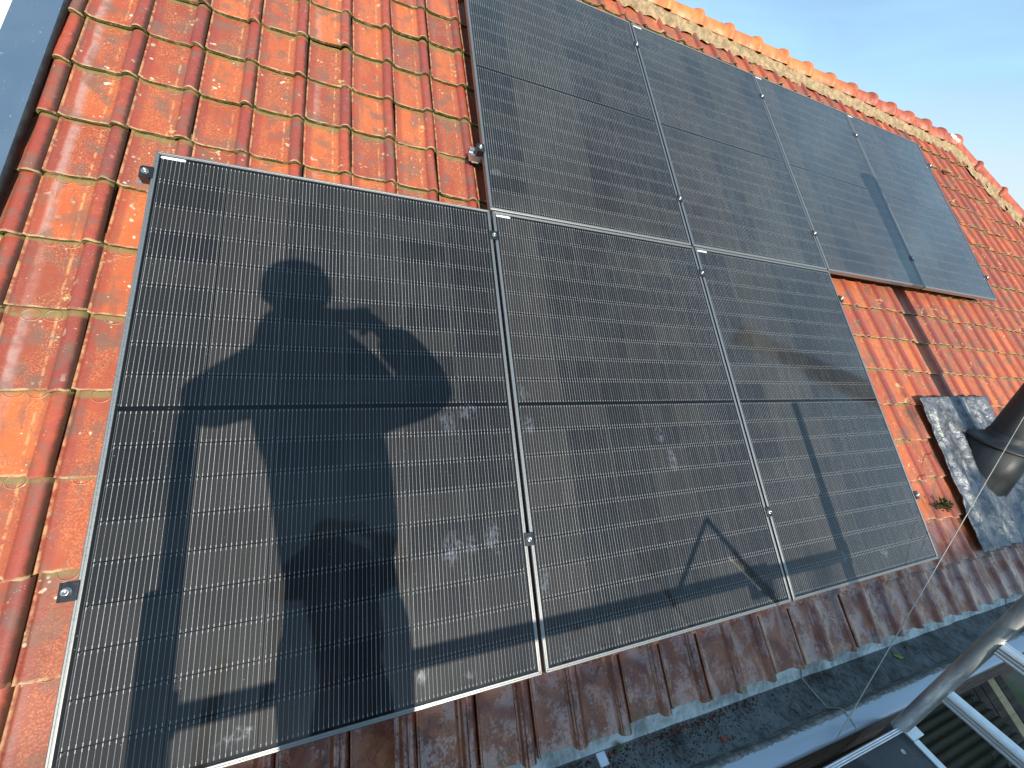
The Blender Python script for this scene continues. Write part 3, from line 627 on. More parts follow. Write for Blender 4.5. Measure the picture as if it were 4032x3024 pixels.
# lead sheet dressed over the tiles: follows pans and rolls softly
nu, nv = 80, 110; vs = []; fs = []
for i in range(nv):
    tvv = i / (nv - 1); v = -.065 + .955 * tvv
    for j in range(nu):
        q = j / (nu - 1); e = noise.noise(Vector((v * 16, 0, 5))) * .010 + noise.noise(Vector((v * 50, 0, 5))) * .003
        ul_ = 4.06 + (0.12 * (1 - tvv) if tvv < .3 else 0.0) * 0 + e; ur_ = 4.97; uq = ul_ + (ur_ - ul_) * q
        if tvv < .35: uq = ul_ + (4.97 - ul_) * q
        ph = ((uq + .128) % TW) / TW; roll_ = math.exp(-((ph - .83) / .16) ** 2) + math.exp(-((ph + .17) / .16) ** 2)
        n = -.080 + .022 * roll_ + .010 * max(0, 1 - abs(noise.noise(Vector((uq * 9 + v * 2, v * 3.0, 11)))) * 7) + .006 * noise.noise(Vector((uq * 13, v * 9, 2))) + .004 * noise.noise(Vector((uq * 40, v * 26, 7)))
        d = math.hypot(uq - FX, (v + .022 * 0 - .43) * S2); n += .030 * math.exp(-(d / .19) ** 2)
        vs.append(WH(uq, v + .022 * (uq + .13), n) + Vector((0, 0, 0)))
# (v of the sheet is given in panel coordinates, so undo the fall)
for i in range(nv - 1):
    for j in range(nu - 1): fs.append((i * nu + j, i * nu + j + 1, (i + 1) * nu + j + 1, (i + 1) * nu + j))
ls = MB().add(vs, fs, True).build('lead_sheet', M['lead'], flue); so = ls.modifiers.new('t', 'SOLIDIFY'); so.thickness = .003
mb = MB(); mb.lathe((FX, FY, -.10), (0, 0, 1), [(0, .20), (.10, .190), (.22, .176), (.34, .168), (.50, .164), (.505, .150)], 48, False); mb.build('sleeve', M['blackp'], flue)
mb = MB(); mb.lathe((FX, FY, .405), (0, 0, 1), [(0, .172), (.004, .177), (.010, .177), (.018, .168), (.030, .135), (.036, .112), (.050, .099), (.075, .097), (.08, .093)], 48, False); mb.build('rain_collar', M['blackp'], flue)
mb = MB(); mb.lathe((FX, FY, .36), (0, 0, 1), [(0, .090), (1.9, .090), (1.902, .086), (1.9, .08)], 40); mb.build('pipe', M['blackp'], flue)
mb = MB(); mb.lathe((FX, FY, 2.20), (0, 0, 1), [(0, .095), (.02, .105), (.05, .108), (.07, .100), (.13, .100), (.15, .118), (.24, .118), (.27, .06), (.275, .001)], 40); mb.build('cowl', M['blackp'], flue)
# stay wire from the flue to the gutter
mb = MB(); A_, B_ = Vector((2.373, -.329, -.396)), Vector((4.43, .333, .632)); pts = [A_.lerp(B_, i / 30) + Vector((0, 0, -.004 * math.sin(math.pi * i / 30))) for i in range(31)]
M['wire'] = simple('thin_wire', (.52, .50, .42), (.34, .33, .29), 90, .5, .3)
w_ = mb.tube(pts, .0021, 6).build('stay_wire', M['wire']); tag(w_, 'thin wire running from the flue pipe down across the tiles to the gutter', 'wire')

# ------------------------------------------------------------------ scaffold tower
st = empty('scaffold_tower', (1.5, -.75, -4.5)); tag(st, 'aluminium scaffold tower standing at the eave, upright and rungs at lower right', 'scaffold tower')
def tube_mat():
    g = NT('used_scaffold_aluminium'); p = g.pos(); a = g.noise(g.map(p, (1, 1, .25)), 22, 5, .6, .4); b = g.noise(p, 110, 4, .6); s_ = g.voro(g.map(p, (1, 1, .2)), 40)
    c = g.mix(g.mr(a, .35, .65), (.66, .67, .64), (.34, .35, .35)); c = g.mix(g.mr(b, .60, .72, 0, .5), c, (.15, .15, .14)); c = g.mix(g.mr(g.noise(p, 12, 3), .58, .7, 0, .35), c, (.32, .22, .20))
    return g.fin(c, g.mr(a, .3, .7, .34, .52), .75, g.bump(g.add(a, g.mul(b, .4)), .2, .0015))
M['tube'] = tube_mat()
UPR = [((2.700, -.381), .50), ((2.745, -1.10), 1.17), ((.172, -.381), .50), ((.222, -1.10), 1.17)]
for (x, y), top in UPR:
    mb = MB(); mb.lathe((x, y, -4.30), (0, 0, 1), [(0, .0254), (3.905, .0254), (3.9055, .0262), (3.9075, .0262), (3.908, .0254), (top + 4.30, .0254)], 32); mb.build('upright', M['tube'], st)
    mb = MB(); mb.lathe((x - .02, y, -4.42), (1, 0, 0), [(0, .06), (.006, .075), (.034, .075), (.04, .06)], 24); mb.build('castor_wheel', M['blackp'], st)
    mb = MB(); mb.box((x - .030, y - .02, -4.43), (x + .030, y + .02, -4.30)); mb.build('castor_bracket', M['alu'], st)
rp = [(-.020, -.024), (.020, -.024), (.024, -.017), (.0225, -.010), (.0235, -.003), (.0225, .004), (.0235, .011), (.0215, .019), (.014, .0245), (.006, .0235), (-.002, .025), (-.010, .0235), (-.017, .0235), (-.0235, .015), (-.0225, .006), (-.0235, -.004), (-.0225, -.012), (-.024, -.018)]
def rung(xa, xb, z):
    A_ = Vector((xa, -.381, z)); B_ = Vector((xb, -1.10, z)); d = (B_ - A_).normalized(); A_ = A_ + d * .023; B_ = B_ - d * .023
    MB().tube([A_, B_], 1, prof=rp).build('rung', M['rung'], st, .0008, 1)
M['rung'] = simple('ribbed_rung_aluminium', (.84, .86, .88), (.72, .74, .76), 40, .30, .8, .06, .0006)
z = -.118 - .295 * 13
while z < .36:
    rung(2.70, 2.745, z); rung(.172, .222, z); z += .295
for z in (.46, .95):
    for xa, xb in ((2.745, 0.0), ): pass
for z, nm in ((.505, 'guard_rail'), (-.62, 'ledger')):
    mb = MB(); mb.tube([(.222, -1.10 - .047, z), (2.745, -1.10 - .047, z)], .025, 16); mb.build(nm, M['tube'], st)
    for x in (.222, 2.745): MB().box((x - .035, -1.18, z - .03), (x + .035, -1.075, z + .03)).build('coupler', M['alu'], st, .006)
mb = MB(); mb.tube([(.235, -.381 + .0, -1.0 - .62), (2.700, -.381, -.62)], .02, 12); mb.build('brace', M['tube'], st)
mb = MB(); mb.tube([(1.975, -1.15, .735), (2.235, -1.15, .40)], .012, 12); mb.build('diagonal_strut', M['tube'], st)
mb = MB(); mb.tube([(1.975, -1.15, .735), (1.71, -1.15, .475)], .010, 12); mb.build('diagonal_strut', M['tube'], st)
MB().box((2.10, -1.19, .44), (2.24, -1.10, .53)).build('strut_hook', M['clampblk'], st, .01)
# platform
pf = empty('scaffold_platform', (1.45, -.75, -.40)); tag(pf, 'dark plywood scaffold platform with aluminium edging, bottom right corner', 'platform')
def ply():
    g = NT('dark_phenolic_plywood'); p = g.pos(); a = g.noise(p, 5, 4, .55, .6); b = g.noise(g.map(p, (1, 1.6, 1), (0, 0, .6)), 90, 4, .65)
    c = g.mix(g.mr(a, .46, .54), (.030, .027, .027), (.052, .057, .060)); c = g.mix(g.mr(b, .5, .7, 0, .5), c, (.10, .10, .10)); return g.fin(c, g.mr(a, .4, .6, .7, .42), 0, g.bump(b, .3, .001))
M['ply'] = ply()
MB().box((.25, -1.085, -.392), (2.681, -.399, -.380)).build('deck_board', M['ply'], pf)
mb = MB(); ep = [(0, -.045), (.019, -.045), (.019, .0), (.0165, .0022), (.0125, .0), (.0095, .0022), (.006, .0), (.003, .0022), (0, 0)]
for (y0, sgn) in ((-.379, -1), (-1.104, 1)):
    r0 = [Vector((.22, y0 + sgn * a, -.377 + n)) for a, n in ep]; r1 = [Vector((2.681, y0 + sgn * a, -.377 + n)) for a, n in ep]; m_ = len(ep)
    o_ = MB().add(r0 + r1, [(k, (k + 1) % m_, m_ + (k + 1) % m_, m_ + k) for k in range(m_)] + [tuple(range(m_))[::-1], tuple(range(m_, 2 * m_))]).build('side_trim', M['rung'], pf)
for x0, x1 in ((2.6825, 2.716), (.184, .2175)):
    MB().box((x0, -1.105, -.422), (x1, -.4335 if x0 > 1 else -.379, -.3735)).build('end_trim', M['rung'], pf, .0015)
MB().box((2.6825, -.4325, -.428), (2.762, -.396, -.3705)).build('end_hook', M['rung'], pf, .002)
for (x, y) in ((2.60, -.44), (1.45, -.42), (.4, -.44)): MB().lathe((x, y, -.3798), (0, 0, 1), [(0, .009), (.0012, .0085), (.0014, .004), (.0002, .003)], 14).build('screw', M['bolt'], pf)

# ------------------------------------------------------------------ things in the gutter and on the roof
bx_ = empty('gutter_clip', Vector((1.341, -.155, -.33))); tag(bx_, 'small pale blue square cap on a bracket in the gutter', 'bracket')
M['cap'] = simple('pale_blue_cap', (.70, .76, .86), (.62, .69, .80), 50, .4)
dsl = -.0156 * (1.34 - 2.5)
mb = MB(); mb.box((1.3265, -.1745, -.276), (1.3575, -.1395, -.268)); mb.build('cap', M['cap'], bx_, .001)
mb = MB(); mb.box((1.328, -.172, -.44), (1.333, -.142, -.2762)); mb.box((1.351, -.172, -.44), (1.356, -.142, -.2762)); mb.build('bracket_leg', M['alu'], bx_, .0008)
def blobs(name, mat, items, sub=1):
    mb = MB()
    for (c, s_, sq) in items:
        bm = bmesh.new(); bmesh.ops.create_icosphere(bm, subdivisions=sub, radius=s_); a = random.uniform(0, 6.28); ca, sa = math.cos(a), math.sin(a)
        for v in bm.verts:
            v.co *= 1 + .5 * noise.noise(v.co * (1.5 / s_) + Vector(c) * 30); v.co.z *= sq; v.co = Vector((v.co.x * ca - v.co.y * sa * .6, v.co.x * sa + v.co.y * ca * .6, v.co.z))
        bm.verts.index_update(); mb.add([v.co + Vector(c) for v in bm.verts], [[v.index for v in f.verts] for f in bm.faces]); bm.free()
    return mb.build(name, mat)
def debris_mat():
    g = NT('moss_and_leaf_litter'); p = g.pos(); a = g.noise(p, 70, 2, .5); b = g.noise(g.map(p, loc=(4, 4, 4)), 55, 2)
    c = g.mix(g.mr(a, .45, .55), (.045, .022, .014), (.20, .055, .028)); c = g.mix(g.mr(b, .54, .60), c, (.022, .020, .014)); return g.fin(c, .8)
rd = random.Random(21); items = []
for i in range(1500):
    cen = rd.choice([1.25, 1.40, 1.55, 1.70, 1.62, 1.85, 2.0, 2.2, 2.6]); x = cen + rd.gauss(0, .13)
    y = -.118 - abs(rd.gauss(0, .03)) if rd.random() < .55 else rd.uniform(-.235, -.12)
    if x > 2.2 and rd.random() < .6: continue
    sz = rd.uniform(.0014, .0052) * (1.3 if y > -.14 else .8); c = gut(x, y, -.462 + sz * .4); items.append((tuple(c), sz, rd.uniform(.3, .7)))
db = blobs('gutter_debris', debris_mat(), items); tag(db, 'red brown moss crumbs and grit lying in the gutter', 'debris', kind='stuff')
def leafy(name, mat, c, n, size, lab, cat, spread=.03, up=.03):
    mb = MB(); rl = random.Random(hash(name) % 1000 if False else len(name))
    for i in range(n):
        b = Vector(c) + Vector((rl.gauss(0, spread), rl.gauss(0, spread * .6), rl.uniform(0, up))); d = Vector((rl.gauss(0, 1), rl.gauss(0, 1), rl.uniform(.2, 1.4))).normalized() * size * rl.uniform(.6, 1.3)
        s_ = d.cross(Vector((rl.gauss(0, 1), rl.gauss(0, 1), rl.gauss(0, 1)))).normalized() * size * .22
        mb.add([b - s_ * .4, b + d * .5 - s_, b + d, b + d * .5 + s_, b + s_ * .4], [(0, 1, 2, 3, 4)])
    o = mb.build(name, mat); tag(o, lab, cat); return o
M['moss'] = simple('moss_green', (.055, .06, .015), (.20, .14, .05), 90, .9); M['mossd'] = simple('dry_moss', (.10, .09, .03), (.30, .24, .10), 90, .9); M['sage'] = simple('grey_green_lichen', (.20, .24, .14), (.32, .36, .24), 90, .9)
leafy('moss_tuft', M['moss'], W(3.815, .215, -.085), 170, .026, 'green moss tuft growing from a tile joint right of the lower panels', 'moss', .020, .050)
leafy('lichen_tuft', M['sage'], gut(1.50, -.125, -.452), 90, .010, 'grey green lichen clump in the gutter by the pale blue cap', 'lichen', .008, .012)
leafy('moss_clump', M['mossd'], WH(1.085, 1.74, -.095), 90, .014, 'dry moss clump on the shaded tile strip left of the upper row', 'moss', .012, .014)
def flat_leaf(name, c, L_, wd_, ang, mat, lab, cat, nz=0.0):
    mb = MB(); pts = []; n = 9; d = Vector((math.cos(ang), math.sin(ang), nz)); s_ = Vector((-math.sin(ang), math.cos(ang), 0)); c = Vector(c)
    vs = []
    for i in range(n):
        t = i / (n - 1); w2 = wd_ * math.sin(math.pi * min(1, t * .95 + .03)) ** .8 * (1 + .18 * math.sin(t * 22)); p = c + d * L_ * (t - .5) + Vector((0, 0, .003 * math.sin(t * 5)))
        vs += [p - s_ * w2 + Vector((0, 0, .002)), p, p + s_ * w2 + Vector((0, 0, .0025))]
    fs = []
    for i in range(n - 1):
        for j in range(2): fs.append((i * 3 + j, i * 3 + j + 1, i * 3 + j + 4, i * 3 + j + 3))
    o = mb.add(vs, fs, True).build(name, mat); m_ = o.modifiers.new('t', 'SOLIDIFY'); m_.thickness = .0006; return tag(o, lab, cat)
M['yleaf'] = simple('yellow_leaf', (.42, .38, .04), (.22, .24, .04), 60, .6); M['bleaf'] = simple('brown_leaf', (.25, .11, .06), (.14, .07, .05), 60, .6); M['shard'] = simple('broken_clay', (.42, .10, .04), (.30, .07, .035), 60, .8)
flat_leaf('leaf', gut(3.20, -.163, -.456), .055, .013, -.4, M['yleaf'], 'small yellow green leaf lying in the gutter right of the wire', 'leaf')
flat_leaf('leaf', gut(3.32, -.142, -.456), .030, .009, .3, M['bleaf'], 'small brown leaf in the gutter beside the yellow one', 'leaf')
mb = MB(); c = gut(1.935, -.205, -.452); mb.add([c + Vector(q) for q in ((-.012, .010, 0), (.018, -.009, 0), (-.010, -.010, 0), (-.012, .010, .008), (.018, -.009, .006), (-.010, -.010, .007))], [(2, 1, 0), (3, 4, 5), (0, 1, 4, 3), (1, 2, 5, 4), (2, 0, 3, 5)])
tag(mb.build('tile_shard', M['shard']), 'triangular orange shard of broken tile lying in the gutter', 'tile shard')
mb = MB(); bm = bmesh.new(); bmesh.ops.create_icosphere(bm, subdivisions=3, radius=.03)
for v in bm.verts: v.co *= 1 + .5 * noise.noise(v.co * 30); v.co.x *= 2.6; v.co.z *= .5
bm.verts.index_update(); c = W(6.36, 3.335, -.075); mb.add([v.co + c for v in bm.verts], [[v.index for v in f.verts] for f in bm.faces], True); bm.free()
tag(mb.build('mortar_lump', M['mortar']), 'lump of pale mortar lying on the tiles just right of the far panel', 'mortar lump')

# ------------------------------------------------------------------ below the eave: corrugated lean-to, timber, chain
rc = empty('lean_to_roof', (6, -1.5, -4.5)); tag(rc, 'dark green brown corrugated roof far below the eave, between platform and rung', 'corrugated roof')
M['corr'] = simple('mossy_fibre_cement', (.030, .030, .014), (.060, .058, .030), 14, .85, 0, .5, .006)
mb = MB(); vs = []; fs = []; ny = 420; ys = [-.02 - 3.2 * i / ny for i in range(ny + 1)]
for y in ys:
    zc = -2.86 + .016 * math.cos(y / .073 * 2 * math.pi) + .04 * (y)
    vs += [Vector((3.2, y, zc)), Vector((7.22, y, zc))]
for i in range(ny): fs.append((2 * i, 2 * i + 1, 2 * i + 3, 2 * i + 2))
o = mb.add(vs, fs, True).build('corrugated_sheet', M['corr'], rc); o.modifiers.new('t', 'SOLIDIFY').thickness = .006
MB().box((3.3, -3.1, -4.5), (7.1, -3.0, -3.12)).build('timber_wall', M['fascia'], rc); MB().box((3.3, -2.98, -4.5), (3.4, .02, -3.03)).build('timber_wall', M['fascia'], rc)
M['cream'] = wood('cream_sunlit_timber', (.62, .50, .27), (.70, .58, .34), (.40, .30, .15), 0, 20, .7); M['greyw'] = wood('grey_old_timber', (.07, .055, .045), (.13, .105, .085), (.045, .035, .03), 0, 20)  # pale cream colour stands in for sunlight falling on the timber
def plank(c, ang, L_, w, h, mat, lab, name='timber_plank'):
    d = Vector((math.cos(ang), math.sin(ang), 0)); s_ = Vector((-math.sin(ang), math.cos(ang), 0)); c = Vector(c)
    q = [c + d * a * L_ / 2 + s_ * b * w / 2 for a, b in ((-1, -1), (1, -1), (1, 1), (-1, 1))]
    o = MB().hexa([p for p in q] + [p + Vector((0, 0, h)) for p in q]).build(name, mat, None, .004); return tag(o, lab, 'plank', 'planks stacked beside the lean-to')
an = math.atan2(-.28, -.27)
nrm_ = Vector((-math.sin(an), math.cos(an), 0)); base = Vector((7.36, -.50, -2.93))
for i, (mt, lb) in enumerate([(M['greyw'], 'old grey plank left of the cream one'), (M['cream'], 'plank coloured cream as if sunlit, seen beyond the rungs at the right edge'), (M['greyw'], 'dark grey plank just right of the cream one'), (M['greyw'], 'old plank, second to the right of the cream one'), (M['greyw'], 'outermost old plank, farthest from the lean-to')]):
    plank(base - nrm_ * (.0 + (i - 1) * .118), an, 2.2, .108 if i != 1 else .105, .05, mt, lb)
mb = MB(); pts = [(7.22, -.05, -2.80), (7.10, -.14, -2.83), (6.80, -.34, -2.84), (6.62, -.47, -2.84), (6.46, -.58, -2.84), (6.3, -.75, -2.85)]
for i in range(len(pts) - 1):
    A_, B_ = Vector(pts[i]), Vector(pts[i + 1]); k = max(2, int((B_ - A_).length / .032))
    for q in range(k):
        p = A_.lerp(B_, q / k); d = (B_ - A_).normalized() * .018; s_ = Vector((-d.y, d.x, 0)) * .45 if q % 2 else Vector((0, 0, .008))
        mb.tube([p - d, p - d * .5 + s_, p + d * .5 + s_, p + d, p + d * .5 - s_, p - d * .5 - s_, p - d], .0028, 5)
tag(mb.build('chain', M['clampblk']), 'thin black chain hanging over the dark corrugated roof', 'chain')

# ------------------------------------------------------------------ ground and what stands across the yard
g_ = NT('yard_ground'); p = g_.pos(); a = g_.noise(p, 1.2, 5, .6); b = g_.noise(p, 18, 4, .6)
gm = g_.fin(g_.mix(g_.mr(a, .4, .6), (.07, .10, .035), (.16, .14, .10)), .9, 0, g_.bump(b, .5, .02))
gr = MB().add([(-400, -400, -4.5), (400, -400, -4.5), (400, 400, -4.5), (-400, 400, -4.5)], [(0, 1, 2, 3)]).build('ground', gm); tag(gr, 'grass and earth yard around the house', kind='structure')
M['bark'] = simple('bark', (.09, .07, .05), (.05, .04, .03), 20, .9, 0, .8, .02); M['foliage'] = simple('dark_foliage', (.045, .07, .02), (.09, .11, .03), 3, .7)
def tree(x, y, h, rx, seed, lab):
    t = empty('tree', (x, y, -4.5)); tag(t, lab, 'tree', 'trees across the yard'); rq = random.Random(seed); mb = MB()
    mb.tube([(x, y, -4.55), (x + .1, y, -2.5), (x, y + .1, -4.5 + h * .55), (x, y, -4.5 + h * .85)], [.22, .17, .12, .04], 10)
    for i in range(14):
        z0 = -4.5 + h * rq.uniform(.25, .7); an = rq.uniform(0, 6.28); mb.tube([(x, y, z0), (x + math.cos(an) * rx * .5, y + math.sin(an) * rx * .5, z0 + .5), (x + math.cos(an) * rx * .85, y + math.sin(an) * rx * .85, z0 + 1.1)], [.07, .045, .015], 6)
    mb.build('trunk', M['bark'], t)
    mb = MB(); cl = []
    for i in range(46):
        an = rq.uniform(0, 6.28); rr_ = rx * math.sqrt(rq.random()) * .9; zz = rq.uniform(.22, .96); k = math.sqrt(max(0, 1 - ((zz - .5) / .55) ** 2)); cl.append(Vector((x + math.cos(an) * rr_ * k, y + math.sin(an) * rr_ * k, -4.5 + h * zz)))
    for c in cl:
        for j in range(150):
            p = c + Vector((rq.gauss(0, .42), rq.gauss(0, .42), rq.gauss(0, .34)));
            if p.z > -4.5 + h + .1: continue
            d = Vector((rq.gauss(0, 1), rq.gauss(0, 1), rq.gauss(0, 1))).normalized() * rq.uniform(.07, .13); e = d.cross(Vector((rq.gauss(0, 1), rq.gauss(0, 1), rq.gauss(0, 1)))).normalized() * .06
            mb.add([p - d, p + e, p + d, p - e], [(0, 1, 2, 3)])
    mb.build('crown', M['foliage'], t)
TOP = 9.35
for i, (x, h, rx, lb) in enumerate([(-1.6, TOP - .05, 1.8, 'tree across the yard standing left of the scaffold'), (2.6, TOP - .5, 1.3, 'tree across the yard behind the photographer'), (4.9, TOP + .25, 1.9, 'broad tree across the yard facing the wire'), (8.0, TOP + .3, 2.0, 'tree across the yard at the right end')]):
    tree(x, -14.2, h, rx, 40 + i, lb)
nh = empty('neighbour_house', (3, -22, -4.5)); tag(nh, 'brick neighbour house with tiled roof across the yard', 'house')
MB().box((-9, -25.6, -4.5), (16, -18.4, 3.6)).build('wall', M['brick'], nh)
mb = MB(); mb.add([(-9.3, -26, 3.4), (16.3, -26, 3.4), (16.3, -18, 3.4), (-9.3, -18, 3.4), (-9.3, -22, 7.47), (16.3, -22, 7.47)], [(0, 3, 2, 1), (3, 2, 5, 4), (0, 4, 5, 1), (0, 4, 3), (1, 2, 5)]); mb.build('roof', back, nh)
M['glassw'] = simple('window_glass', (.02, .025, .03), (.03, .035, .04), 3, .05); 
for x in (-6, -2, 2, 6, 10, 14):
    for z in (-3.3, -.6):
        w_ = MB().box((x - .65, -18.39, z), (x + .65, -18.33, z + 1.4)).build('window', M['whitep'], nh); MB().box((x - .57, -18.329, z + .08), (x + .57, -18.32, z + 1.32)).build('pane', M['glassw'], w_)

# ------------------------------------------------------------------ the person taking the picture (throws the shadow on the nearest panel)
PX, PY = .53, -.84
per = empty('person', (PX, PY - .02, -.38)); tag(per, 'person in dark jacket and cap on the scaffold holding up a phone with both hands', 'person')
M['skin'] = simple('skin', (.55, .33, .24), (.50, .28, .20), 30, .5); M['jacket'] = simple('dark_jacket', (.012, .014, .022), (.022, .024, .034), 25, .75, 0, .4, .004); M['trouser'] = simple('dark_work_trousers', (.018, .018, .022), (.03, .03, .034), 25, .8)
M['cap2'] = simple('dark_knit', (.015, .015, .02), (.03, .03, .036), 60, .9); M['boot'] = simple('boot_leather', (.03, .022, .018), (.05, .035, .028), 25, .6)
def skin_mesh(nodes, edges, rootk, sub=2):
    """one vertex per joint, a radius per vertex, grown with the Skin modifier; returns an evaluated mesh"""
    keys = list(nodes); me = bpy.data.meshes.new('s'); me.from_pydata([nodes[k][0] for k in keys], [(keys.index(a), keys.index(b)) for a, b in edges], [])
    o = bpy.data.objects.new('s', me); COL.objects.link(o); m_ = o.modifiers.new('k', 'SKIN'); m_.use_smooth_shade = True
    for i, k in enumerate(keys):
        r = nodes[k][1]; sv = me.skin_vertices[0].data[i]; sv.radius = (r, r) if not isinstance(r, tuple) else r; sv.use_root = (k == rootk)
    s_ = o.modifiers.new('u', 'SUBSURF'); s_.levels = sub; s_.render_levels = sub
    dg = bpy.context.evaluated_depsgraph_get(); out = bpy.data.meshes.new_from_object(o.evaluated_get(dg)); bpy.data.objects.remove(o); return out
def as_obj(me, name, mat, parent):
    me.materials.clear(); me.materials.append(mat); o = bpy.data.objects.new(name, me); COL.objects.link(o); put(o, parent); return o
V = Vector
hipc = V((.610, PY - .02, .58)); ch = V((.575, PY, .98)); nk = V((.515, PY, 1.285)); hd = V((.475, PY + .02, 1.43))
shL, shR = V((.385, PY + .005, 1.175)), V((.745, PY - .02, 1.12)); elL, elR = V((.225, PY + .07, 1.075)), V((.93, PY + .05, 1.125))
R_, U_, F_ = CAM_R, CAM_U, CAM_F
Pc = CAM_P + R_ * .052 - F_ * .012 - U_ * .002
wrL, wrR = Pc - R_ * .125 - U_ * .055 - F_ * .035, Pc + R_ * .120 - U_ * .020 - F_ * .040
N_ = {'pel': (hipc, .12), 'wa': (hipc.lerp(ch, .5), .125), 'ch': (ch, .14), 'uc': (nk - V((0, 0, .12)), .12), 'nk': (nk, .055), 'hd0': (hd - V((0, 0, .06)), .07), 'hd1': (hd + V((0, 0, .03)), .088), 'hd2': (hd + V((0, -.005, .075)), .075),
      'shL': (shL, .06), 'elL': (elL, .042), 'wrL': (wrL, .027), 'shR': (shR, .06), 'elR': (elR, .042), 'wrR': (wrR, .027),
      'hL': (hipc + V((-.09, 0, -.08)), .09), 'kL': (V((.575, PY + .02, .08)), .06), 'aL': (V((.545, PY, -.27)), .042), 'fL': (V((.535, PY + .13, -.335)), .032),
      'hR': (hipc + V((.09, 0, -.08)), .09), 'kR': (V((.675, PY + .01, .08)), .06), 'aR': (V((.70, PY, -.27)), .042), 'fR': (V((.715, PY + .13, -.335)), .032)}
E_ = [('pel', 'wa'), ('wa', 'ch'), ('ch', 'uc'), ('uc', 'nk'), ('nk', 'hd0'), ('hd0', 'hd1'), ('hd1', 'hd2'), ('uc', 'shL'), ('shL', 'elL'), ('elL', 'wrL'), ('uc', 'shR'), ('shR', 'elR'), ('elR', 'wrR'),
      ('pel', 'hL'), ('hL', 'kL'), ('kL', 'aL'), ('aL', 'fL'), ('pel', 'hR'), ('hR', 'kR'), ('kR', 'aR'), ('aR', 'fR')]
for sd_, wr, nm in ((-1, wrL, 'L'), (1, wrR, 'R')):
    pm = wr + (Pc - wr) * .30 + U_ * .02 - F_ * .004; N_['p' + nm] = (pm, .021); E_.append(('wr' + nm, 'p' + nm))
    N_['q' + nm] = (pm + U_ * .020 + R_ * (-sd_) * .004, .017); E_.append(('p' + nm, 'q' + nm))
    for i, (ln_, uo) in enumerate(((1.0, .030), (1.08, .012), (1.0, -.006), (.82, -.022))):
        b0 = (pm + U_ * (.010 + uo * .8)) + R_ * (-sd_) * .014 - F_ * .006; r = .0088 - .0006 * i
        edge_x = Pc + R_ * sd_ * (.080 - .000 * i) + U_ * uo
        p1 = edge_x + R_ * sd_ * .006 - F_ * .018; p2 = edge_x - R_ * sd_ * .022 * ln_ - F_ * .022; p3 = edge_x - R_ * sd_ * .040 * ln_ - F_ * .017
        for q, pp in enumerate((p1, p2, p3)):
            N_[f'f{nm}{i}{q}'] = (pp, r * (1 - .1 * q)); E_.append(((('q' if i < 2 else 'p') + nm) if q == 0 else f'f{nm}{i}{q-1}', f'f{nm}{i}{q}'))
    t0 = Pc + R_ * sd_ * .070 - U_ * .048 - F_ * .012; t1 = Pc + R_ * sd_ * .052 - U_ * .046 - F_ * .004
    N_['t' + nm + '0'] = (t0, .0105); N_['t' + nm + '1'] = (t1, .009); E_ += [('p' + nm, 't' + nm + '0'), ('t' + nm + '0', 't' + nm + '1')]
bme = skin_mesh(N_, E_, 'pel')
# face: nose, brows, lips, chin and ears blended onto the head of the same mesh
fd_ = V((.06, .80, -.25)).normalized(); fr_ = fd_.cross(V((0, 0, 1))).normalized(); fu_ = fr_.cross(fd_); bm = bmesh.new(); bm.from_mesh(bme); fc = hd + V((0, 0, .0))
for v in bm.verts:
    d = v.co - fc
    if d.length < .16 and v.co.z > nk.z + .02:
        a, b, c = d.dot(fr_), d.dot(fu_), d.dot(fd_)
        if c > .02:
            nose = .020 * math.exp(-((a / .014) ** 2 + ((b + .005) / .022) ** 2)); brow = .006 * math.exp(-((b - .032) / .010) ** 2) * math.exp(-(a / .05) ** 2); sock = -.008 * math.exp(-(((abs(a) - .030) / .014) ** 2 + ((b - .016) / .011) ** 2))
            lip = .006 * math.exp(-((a / .022) ** 2 + ((b + .045) / .008) ** 2)); chin = .008 * math.exp(-((a / .022) ** 2 + ((b + .075) / .014) ** 2)); v.co += fd_ * (nose + brow + sock + lip + chin)
        if abs(a) > .06: v.co += fr_ * (1 if a > 0 else -1) * .014 * math.exp(-(((b - .005) / .025) ** 2 + ((c + .005) / .016) ** 2))
bm.to_mesh(bme); bm.free(); as_obj(bme, 'body', M['skin'], per)
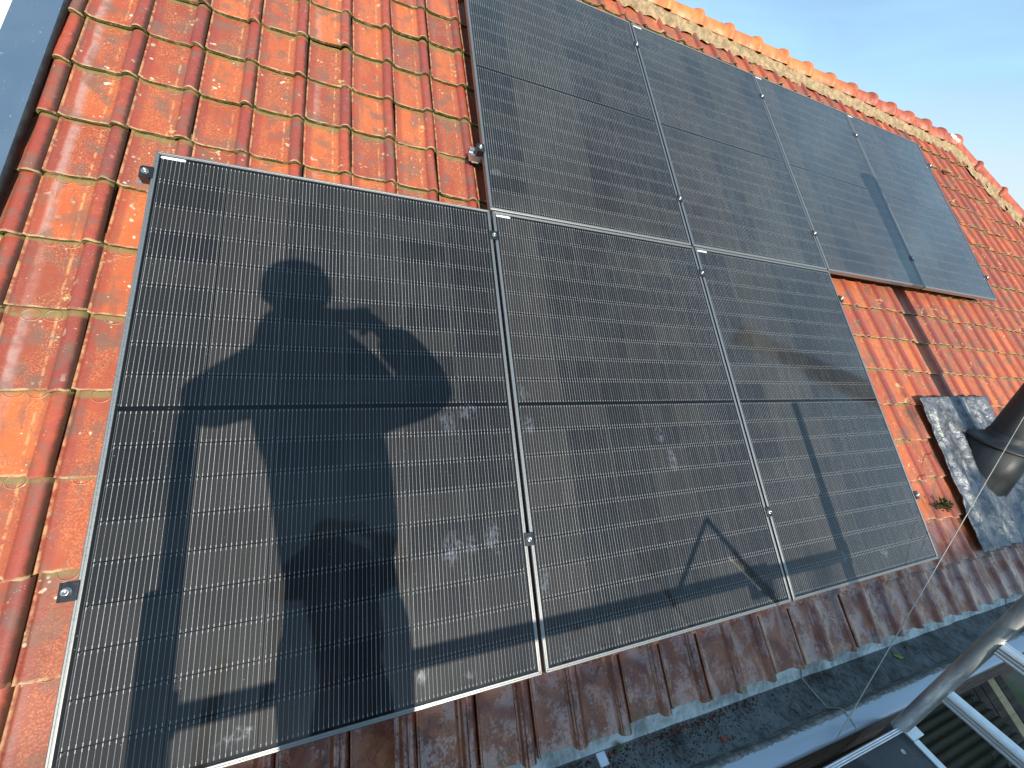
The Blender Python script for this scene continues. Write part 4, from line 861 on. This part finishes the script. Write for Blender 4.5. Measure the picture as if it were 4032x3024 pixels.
jn = {'a': (V((.622, PY - .01, .56)), (.212, .155)), 'b': (V((.595, PY, .80)), (.240, .160)), 'c': (V((.562, PY, 1.02)), (.250, .165)), 'd': (nk - V((0.01, 0, .100)), (.190, .14)), 'e': (nk + V((-.030, 0, .030)), .135), 'f': (nk + V((-.040, -.01, .135)), .120),
      'l0': (shL, .105), 'l1': (elL, .078), 'l2': (wrL - (wrL - elL) * .12, .058), 'r0': (shR, .098), 'r1': (elR, .082), 'r1b': (elR.lerp(wrR, .5), .082), 'r2': (wrR - (wrR - elR) * .10, .066)}
jm = skin_mesh(jn, [('a', 'b'), ('b', 'c'), ('c', 'd'), ('d', 'e'), ('e', 'f'), ('d', 'l0'), ('l0', 'l1'), ('l1', 'l2'), ('d', 'r0'), ('r0', 'r1'), ('r1', 'r1b'), ('r1b', 'r2')], 'a'); as_obj(jm, 'jacket', M['jacket'], per)
tn = {'a': (hipc + V((0, 0, .05)), .145), 'p': (hipc + V((0, 0, -.04)), .145), 'l0': (hipc + V((-.072, 0, -.14)), .118), 'l1': (V((.575, PY + .02, .08)), .098), 'l2': (V((.545, PY, -.24)), .068), 'r0': (hipc + V((.072, 0, -.14)), .118), 'r1': (V((.675, PY + .01, .08)), .098), 'r2': (V((.70, PY, -.24)), .068)}
as_obj(skin_mesh(tn, [('a', 'p'), ('p', 'l0'), ('l0', 'l1'), ('l1', 'l2'), ('p', 'r0'), ('r0', 'r1'), ('r1', 'r2')], 'a'), 'trousers', M['trouser'], per)
for x in (.543, .703):
    bn = {'a': (V((x, PY - .01, -.20)), .060), 'b': (V((x, PY - .01, -.31)), (.055, .05)), 'c': (V((x + (.0 if x < .62 else .01), PY + .09, -.335)), .045), 'd': (V((x, PY + .18, -.340)), .038)}
    as_obj(skin_mesh(bn, [('a', 'b'), ('b', 'c'), ('c', 'd')], 'a'), 'boot', M['boot'], per)
mb = MB(); mb.lathe(hd + V((0, -.008, .015)), V((0, -.12, 1)), [(0, .103), (.03, .105), (.07, .098), (.10, .078), (.118, .045), (.124, .002)], 28); mb.build('cap', M['cap2'], per)
ph = empty('smartphone', Pc); tag(ph, 'smartphone held up sideways in both hands of the person', 'phone')
def ploc(a, b, c): return Pc + R_ * a + U_ * b + F_ * c
MB().box((-.074, -.036, -.004), (.074, .036, .004), ploc).build('phone_body', M['blackp'], ph, .003, 3)
MB().box((-.068, -.031, -.0046), (.068, .031, -.0041), ploc).build('screen', M['glassw'], ph)
